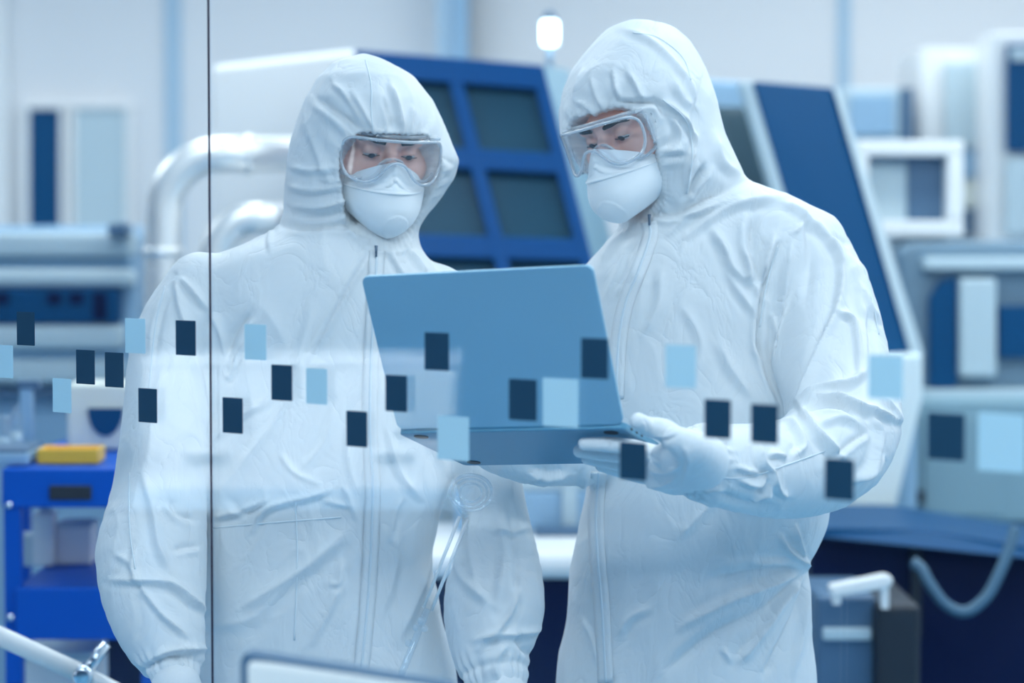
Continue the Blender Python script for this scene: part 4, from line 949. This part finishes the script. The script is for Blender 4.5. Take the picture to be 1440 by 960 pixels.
# bench between the two people
t = thing('work_counter', fl(700, 700, 5.6), 'dark navy counter with a rounded white top, seen between the two people', 'counter')
G().pdown(560, 812, 850, 5.56, .46).obj('cabinet', 'navy', t, bevel=.01)
G().prect(540, 776, 852, 816, 5.5, .56).obj('counter_top', 'white', t, bevel=.028)
CTZ = P(700, 776, 5.5)[2]
t = thing('bench_instrument', P(760, 776, 5.5), 'blurred grey instrument standing on the white counter between the two people', 'instrument')
G().pdown(640, 690, 850, 5.85, .18, CTZ).obj('case', 'grey', t, bevel=.01)
G().pdown(790, 665, 812, 5.835, .05, CTZ).obj('column', 'pale', t, bevel=.006); G().pdown(752, 742, 834, 5.77, .06, CTZ).obj('stage', 'grey_dark', t, bevel=.006)
G().prect(640, 560, 870, 690, 5.85, .2).obj('hood', 'pale', t, bevel=.01)

# blue cart on the left
d = 4.9
t = thing('tool_cart', fl(90, 90, d), 'royal blue steel tool cart with open shelves beside the left person', 'cart')
for x0, x1, dd in ((4, 28, d), (196, 220, d), (20, 40, d + .55), (204, 224, d + .55)): G().pdown(x0, 662, x1, dd, .035).obj('post', 'cart', t, bevel=.004)
top = G().pp([(2, 658), (222, 658), (222, 714), (2, 714)], d - .005, .62).obj('top_tray', 'cart', t, bevel=.006)
G().prect(69, 683, 128, 703, d - .012, .01).obj('label_plate', 'label', top, bevel=.002)
G().pp([(20, 826), (222, 826), (222, 900), (20, 900)], d, .60).obj('lower_tray', 'cart', t, bevel=.006)
G().pdown(150, 714, 205, d + .05, .02).obj('side_panel', 'navy', t)
for x, y in ((13, 710), (15, 868)):
    c = P(x, y, d - .006); G().lathe([(.0075, 0), (.0075, .003), (.004, .006)], c, axis=(0, -1, 0), n=16).obj('bolt', 'chrome', t, smooth=True)
def on_tray(x, yb_, dd): return P(x, yb_, dd)
tz = P(0, 656, d)[2]
def at_z(x, dd, z): q = P(x, 600, dd); return np.array([q[0], q[1], z])
# things on the cart
c = at_z(100, 5.0, tz)
t = thing('yellow_tray', c, 'small yellow tool tray lying on top of the blue cart', 'tray')
G().box(c + (0, 0, .004), (.125, .09, .008)).obj('bottom', 'yellow', t, bevel=.002)
g = G()
for dx, dy, sx, sy in ((-.0605, 0, .005, .09), (.0605, 0, .005, .09), (0, -.0425, .125, .005), (0, .0425, .125, .005)): g.box(c + (dx, dy, .017), (sx, sy, .026))
g.obj('rim', 'yellow', t, bevel=.002)
c = at_z(24, 5.0, tz)
t = thing('grey_case', c, 'low dark grey case on the cart at the left edge', 'case')
G().box(c + (-.02, 0, .013), (.115, .16, .026)).obj('case_body', 'grey', t, bevel=.006); G().box(c + (-.02, 0, .029), (.11, .155, .008)).obj('case_lid', 'grey_dark', t, bevel=.003)
c = at_z(138, 5.25, tz)
t = thing('lab_centrifuge', c, 'cream box shaped lab device with a dark blue half round window on the cart', 'lab device')
ztop_ = P(0, 538, 5.25)[2]
G().box(c + (.01, .06, (ztop_ - tz) / 2), (.155, .14, ztop_ - tz)).obj('case', 'cream', t, bevel=.010)
cc = P(148, 574, 5.23); hm = [cc + (.038 * math.cos(k), 0, -.060 * math.sin(k)) for k in np.linspace(0, math.pi, 24)]
G().poly(hm, (0, .02, 0)).obj('window_pane', 'blue_panel', t)
c = at_z(8, 5.1, tz)
for i, (x, dd, r, h, lab) in enumerate(((2, 5.12, .022, .085, 'clear glass beaker at the left edge behind the low grey case'), (22, 5.2, .016, .10, 'slimmer clear glass bottle beside the beaker on the cart'))):
    c = at_z(x, dd, tz)
    t = thing(('glass_beaker', 'glass_bottle')[i], c, lab, ('beaker', 'bottle')[i])
    pr = [(r * .9, 0), (r, .004), (r, h * .75), (r * (1, .5)[i], h * .9), (r * (1.08, .5)[i], h)]
    G().lathe(pr, c).obj('vessel', 'beaker', t, smooth=True)
    G().lathe([(r * .85, 0), (r * .85, h * .4)], c + (0, 0, .003)).obj('liquid', 'pale', t, smooth=True)
c = at_z(38, 5.3, tz)
t = thing('post_stand', c, 'grey blue upright stand on the cart between the glassware and the cream device', 'stand')
G().box(c + (0, 0, .006), (.06, .06, .012)).obj('foot', 'grey_dark', t, bevel=.002); G().box(c + (0, 0, .075), (.028, .03, .14)).obj('column', 'grey', t, bevel=.004); G().box(c + (.006, 0, .14), (.05, .035, .018)).obj('head', 'grey_dark', t, bevel=.003)
# things on the lower tray
lz = P(0, 826, d)[2] + .002
t = thing('white_canister', at_z(62, 5.2, lz), 'white square canister standing on the lower shelf of the blue cart', 'canister')
c = at_z(62, 5.2, lz); hh = P(0, 720, 5.2)[2] - lz
G().box(c + (0, 0, hh / 2), (.045, .06, hh)).obj('canister_body', 'white', t, bevel=.006); G().box(c + (-.045, 0, hh * .3), (.05, .06, hh * .6)).obj('side_block', 'pale', t, bevel=.006); G().lathe([(.012, 0), (.012, .012)], c + (0, 0, hh)).obj('cap', 'grey', t, smooth=True)
c = at_z(108, 5.25, lz)
t = thing('white_carton', c, 'low white carton next to the canister on the lower shelf of the cart', 'carton')
G().box(c + (0, 0, .04), (.075, .10, .08)).obj('carton_body', 'white', t, bevel=.004); G().box(c + (0, 0, .084), (.077, .102, .008)).obj('lid', 'pale', t, bevel=.002)
G_ = at_z(90, 5.3, 0)
t = thing('storage_bin', G_, 'white storage bin on the floor under the blue cart', 'bin')
zt = P(0, 905, 5.3)[2]
G().box(G_ + (0, 0, zt / 2 - .01), (.15, .2, zt - .02)).obj('bin_body', 'white', t, bevel=.01); G().box(G_ + (0, 0, zt - .012), (.16, .21, .02)).obj('lid', 'pale', t, bevel=.004)

# articulated white arm, lower left
dA = 4.25; b0 = at_z(-40, dA, 0)
t = thing('floor_stand_arm', b0, 'white jointed arm on a floor stand reaching in at the lower left corner', 'lamp arm')
G().lathe([(.15, 0), (.15, .015), (.03, .03)], b0).obj('foot', 'white', t, smooth=True)
e0 = P(-40, 876, dA)
G().tube([b0 + (0, 0, .02), e0], .016, 14).obj('pole', 'white', t, smooth=True)
G().tube([e0, P(110, 945, dA)], .017, 16).obj('arm', 'white', t, smooth=True)
j = P(118, 948, dA - .01)
G().lathe([(.010, -.02), (.017, -.018), (.017, .018), (.010, .02)], j, axis=(0, 1, 0)).obj('joint', 'chrome', t, smooth=True)
G().tube([j, P(150, 905, dA)], .010, 12).obj('locking_lever', 'chrome', t, smooth=True)
G().tube([j, P(190, 985, dA + .02)], .015, 14).obj('arm', 'white', t, smooth=True)

# instrument on our side of the glass, bottom edge
dF = 2.75
zb = .74
t = thing('side_table', (P(470, 900, dF)[0], dF + .05, 0), 'white table this side of the glass carrying the instrument at the bottom edge', 'table')
q = P(470, 900, dF)
G().box((q[0], dF + .05, zb - .0125), (.34, .30, .025)).obj('table_top', 'white', t, bevel=.004)
for sx in (-1, 1):
    for sy in (-1, 1): G().box((q[0] + sx * .15, dF + .05 + sy * .13, (zb - .025) / 2), (.025, .025, zb - .025)).obj('leg', 'grey', t)
t = thing('display_panel', (q[0], dF, zb), 'white rounded instrument panel with a dark upper edge, cut by the bottom edge', 'instrument')
def zp(pts): return [P(*p) for p in pts]
out = [(338, 1000, dF), (337, 930, dF), (341, 919, dF), (350, 917, dF), (620, 962, dF - .10), (640, 970, dF - .10), (640, 1030, dF - .10)]
pts = zp(out); pts[0] = np.array([pts[1][0], pts[1][1], zb + .002]); pts[-1] = np.array([pts[-2][0], pts[-2][1], zb + .002])
G().poly(pts, (0.006, .026, 0)).obj('shell', 'grey_dark', t, bevel=.003)
ins = [(348, 1000, dF - .003), (348, 936, dF - .003), (354, 927, dF - .003), (612, 968, dF - .105), (630, 975, dF - .105), (630, 1030, dF - .105)]
pts = zp(ins); pts[0] = np.array([pts[1][0], pts[1][1], zb + .01]); pts[-1] = np.array([pts[-2][0], pts[-2][1], zb + .01])
G().poly(pts, (0.001, .012, 0)).obj('front_panel', 'white', t, bevel=.001)

# corridor bench (its white cooler is what the glass mirrors across the left person)
def mir(px, py, vd):
    p = P(px, py, vd); q = p + 2 * ((G0 - p) @ gn) * gn; q[2] = p[2]; return q
VD = 5.4
cA, cB = mir(196, 500, VD), mir(640, 500, VD); zt_, zb_ = P(0, 502, VD)[2], P(0, 692, VD)[2]
ux = (cB - cA); ux[2] = 0; wid = np.linalg.norm(ux); ux /= wid; nf = np.array([-ux[1], ux[0], 0]); nf = nf if nf @ (G0 - cA) > 0 else -nf
Rb = np.stack([ux, -nf, np.array([0, 0, 1.0])], 1)
mid = (cA + cB) / 2; mid[2] = 0
t = thing('corridor_bench', mid - nf * .25, 'grey bench on the corridor side that carries the white sample cooler', 'bench')
G().box(mid - nf * .22 + (0, 0, zb_ - .02), (wid + .06, .5, .04), Rb).obj('bench_top', 'grey', t, bevel=.004)
for sx in (-1, 1):
    for sy in (-1, 1): G().box(mid - nf * (.22 + sy * .2) + ux * sx * (wid / 2 - .02) + (0, 0, (zb_ - .04) / 2), (.05, .05, zb_ - .04), Rb).obj('leg', 'grey_dark', t)
t = thing('sample_cooler', mid - nf * .2 + (0, 0, zb_), 'wide white sample cooler standing on the corridor bench', 'cooler')
G().box(mid - nf * .16 + (0, 0, (zt_ + zb_) / 2 - .012), (wid, .3, zt_ - zb_ - .026), Rb).obj('case', 'white', t, bevel=.006)
G().box(mid - nf * .16 + (0, 0, zt_ - .012), (wid + .01, .31, .024), Rb).obj('lid', 'white', t, bevel=.005)
m0 = (mir(548, 560, VD) + mir(634, 560, VD)) / 2
G().box(np.array([m0[0], m0[1], P(0, 562, VD)[2]]) + nf * .004, (.136, .008, .13), Rb).obj('notice_panel', 'cream', t, bevel=.002)
for k in (-.3, .3): G().box(mid + ux * k * wid - nf * .004 + (0, 0, zb_ + .08), (.09, .02, .014), Rb).obj('handle', 'chrome', t, bevel=.003)

t0 = P(652, 728, 3.56); t1 = P(601, 856, 3.56); dv = (t1 - t0) / np.linalg.norm(t1 - t0); tzz = .735
tb = t0 + dv * ((tzz + .03 - t0[2]) / dv[2])
t = thing('low_trolley', (tb[0], tb[1], 0), 'low grey trolley standing between the glass and the left person', 'trolley')
G().box((tb[0], tb[1], tzz - .012), (.32, .24, .024)).obj('tray', 'grey', t, bevel=.004)
for sx in (-1, 1):
    for sy in (-1, 1): G().box((tb[0] + sx * .14, tb[1] + sy * .10, (tzz - .024) / 2), (.02, .02, tzz - .024)).obj('leg', 'grey_dark', t)
t = thing('glass_tube', (tb[0], tb[1], tzz), 'clear slanted glass tube with a round bulb in front of the left person hanging arm', 'glass tube')
G().lathe([(.05, 0), (.05, .012), (.018, .022), (.016, .045)], (tb[0], tb[1], tzz)).obj('foot', 'grey_dark', t, smooth=True)
ax_ = -dv; w_ = np.cross(ax_, (0, 1, 0)); w_ /= np.linalg.norm(w_)
for sgn in (-1, 1): G().tube([t0 + w_ * sgn * .0062, t1 + w_ * sgn * .0062], .0026, 10).obj('tube_highlight', 'tube', t, smooth=True)  # white rods stand for the two bright highlight lines along the glass
G().tube([t1, tb], .0052, 12).obj('stem', 'beaker', t, smooth=True)
bc = P(662, 692, 3.555)
for rad, th in ((.031, .0024), (.024, .0016), (.016, .0016)):
    a_ = np.linspace(0, 2 * math.pi, 48, endpoint=False)
    G().loop_tube(np.stack([bc[0] + rad * np.cos(a_), bc[1] + 0 * a_ + .004 * np.cos(2 * a_), bc[2] + rad * .85 * np.sin(a_)], 1), th, 8).obj('bulb_ring', 'tubeclear', t, smooth=True)
G().tube([P(640, 700, 3.555), P(655, 726, 3.56)], .006, 10).obj('neck', 'tubeclear', t, smooth=True)
for q_, rr_ in (((592, 872), .006), ((584, 882), .005), ((597, 884), .005), ((575, 904), .006)):
    G().lathe([(rr_ * math.sin(k), -rr_ * math.cos(k)) for k in np.linspace(.05, math.pi - .05, 9)], P(q_[0], q_[1], 3.556), n=12).obj('glint_bead', 'tubeclear', t, smooth=True)  # small spheres stand for the highlight dots below the tube

# ------------------------------------------------------------------ light
def ceiling_light(x, y, power, sx=1.2, sy=.6, col=(.90, .955, .935), lab='white ceiling light panel over the machine hall'):
    t = thing('ceiling_light', (x, y, ZC), lab, 'ceiling light', lab.replace('white ceiling light panel', 'ceiling panels'))
    g = G()
    for dx, dy, wx, wy in ((-sx / 2, 0, .03, sy + .03), (sx / 2, 0, .03, sy + .03), (0, -sy / 2, sx, .03), (0, sy / 2, sx, .03)): g.box((x + dx, y + dy, ZC - .012), (wx, wy, .024))
    g.obj('frame', 'white', t); G().box((x, y, ZC - .006), (sx - .03, sy - .03, .010)).obj('diffuser', 'diffuser', t)
    l = bpy.data.lights.new('panel_light', 'AREA'); l.shape = 'RECTANGLE'; l.size = sx - .04; l.size_y = sy - .04; l.energy = power; l.color = col
    o = bpy.data.objects.new('panel_light', l); COL.objects.link(o); o.location = (x, y, ZC - .03); o.parent = None
for x in (-2.8, -.9, .9, 2.4):
    for y in (4.9, 6.6, 8.6):
        if y < 5 and x < -2: continue
        ceiling_light(x, y, 13)
ceiling_light(.9, 3.4, 7.5); ceiling_light(2.3, 3.2, 11)
tgt_ = mid + np.array([0, 0, (zt_ + zb_) / 2]); sp_ = mid + nf * 1.7; sp_[2] = ZC
t = thing('added_cooler_spot', sp_, 'small white spotlight added to brighten the cooler for its mirror image in the glass', 'spotlight')  # unseen lamp, added to brighten the cooler that the glass mirrors
G().lathe([(.04, 0), (.04, .03)], sp_ - (0, 0, .03)).obj('mount', 'white', t, smooth=True)
dsp = (tgt_ - sp_) / np.linalg.norm(tgt_ - sp_)
G().lathe([(.045, 0), (.055, .10), (.05, .10), (.04, .01)], sp_ - (0, 0, .05), axis=dsp).obj('can', 'white', t, smooth=True)
l = bpy.data.lights.new('added_spot_light', 'SPOT'); l.energy = 1500; l.spot_size = math.radians(34); l.spot_blend = .4; l.shadow_soft_size = .05; l.color = (.86, .95, 1.0)
o = bpy.data.objects.new('added_spot_light', l); COL.objects.link(o); o.location = sp_ - (0, 0, .05) + dsp * .12; o.rotation_euler = Vector(dsp).to_track_quat('-Z', 'Y').to_euler()
for x, y in ((-1.4, 1.5), (.5, 1.4), (-.6, -.6), (1.6, -.8)):
    ceiling_light(x, y, 29, col=(.85, .955, .96), lab='white ceiling light panel over the corridor')

wd = bpy.data.worlds.new('World'); SC.world = wd; wd.use_nodes = True
wd.node_tree.nodes['Background'].inputs[0].default_value = (.45, .68, .9, 1); wd.node_tree.nodes['Background'].inputs[1].default_value = .3

# ------------------------------------------------------------------ camera
cd = bpy.data.cameras.new('camera'); cam = bpy.data.objects.new('camera', cd); COL.objects.link(cam)
cam.location = CAM; cam.rotation_euler = (math.pi / 2 - PITCH, 0, 0)
cd.lens = 85; cd.sensor_width = 36; cd.clip_start = .05
cd.dof.use_dof = True; cd.dof.focus_distance = 3.70; cd.dof.aperture_fstop = 2.1
SC.camera = cam
SC.view_settings.view_transform = 'Standard'; SC.view_settings.look = 'None'; SC.view_settings.gamma = 1; SC.view_settings.use_curve_mapping = False
SC.view_settings.exposure = 0.16
SC.cycles.use_denoising = True
SC.cycles.max_bounces = 14; SC.cycles.transparent_max_bounces = 24; SC.cycles.diffuse_bounces = 5
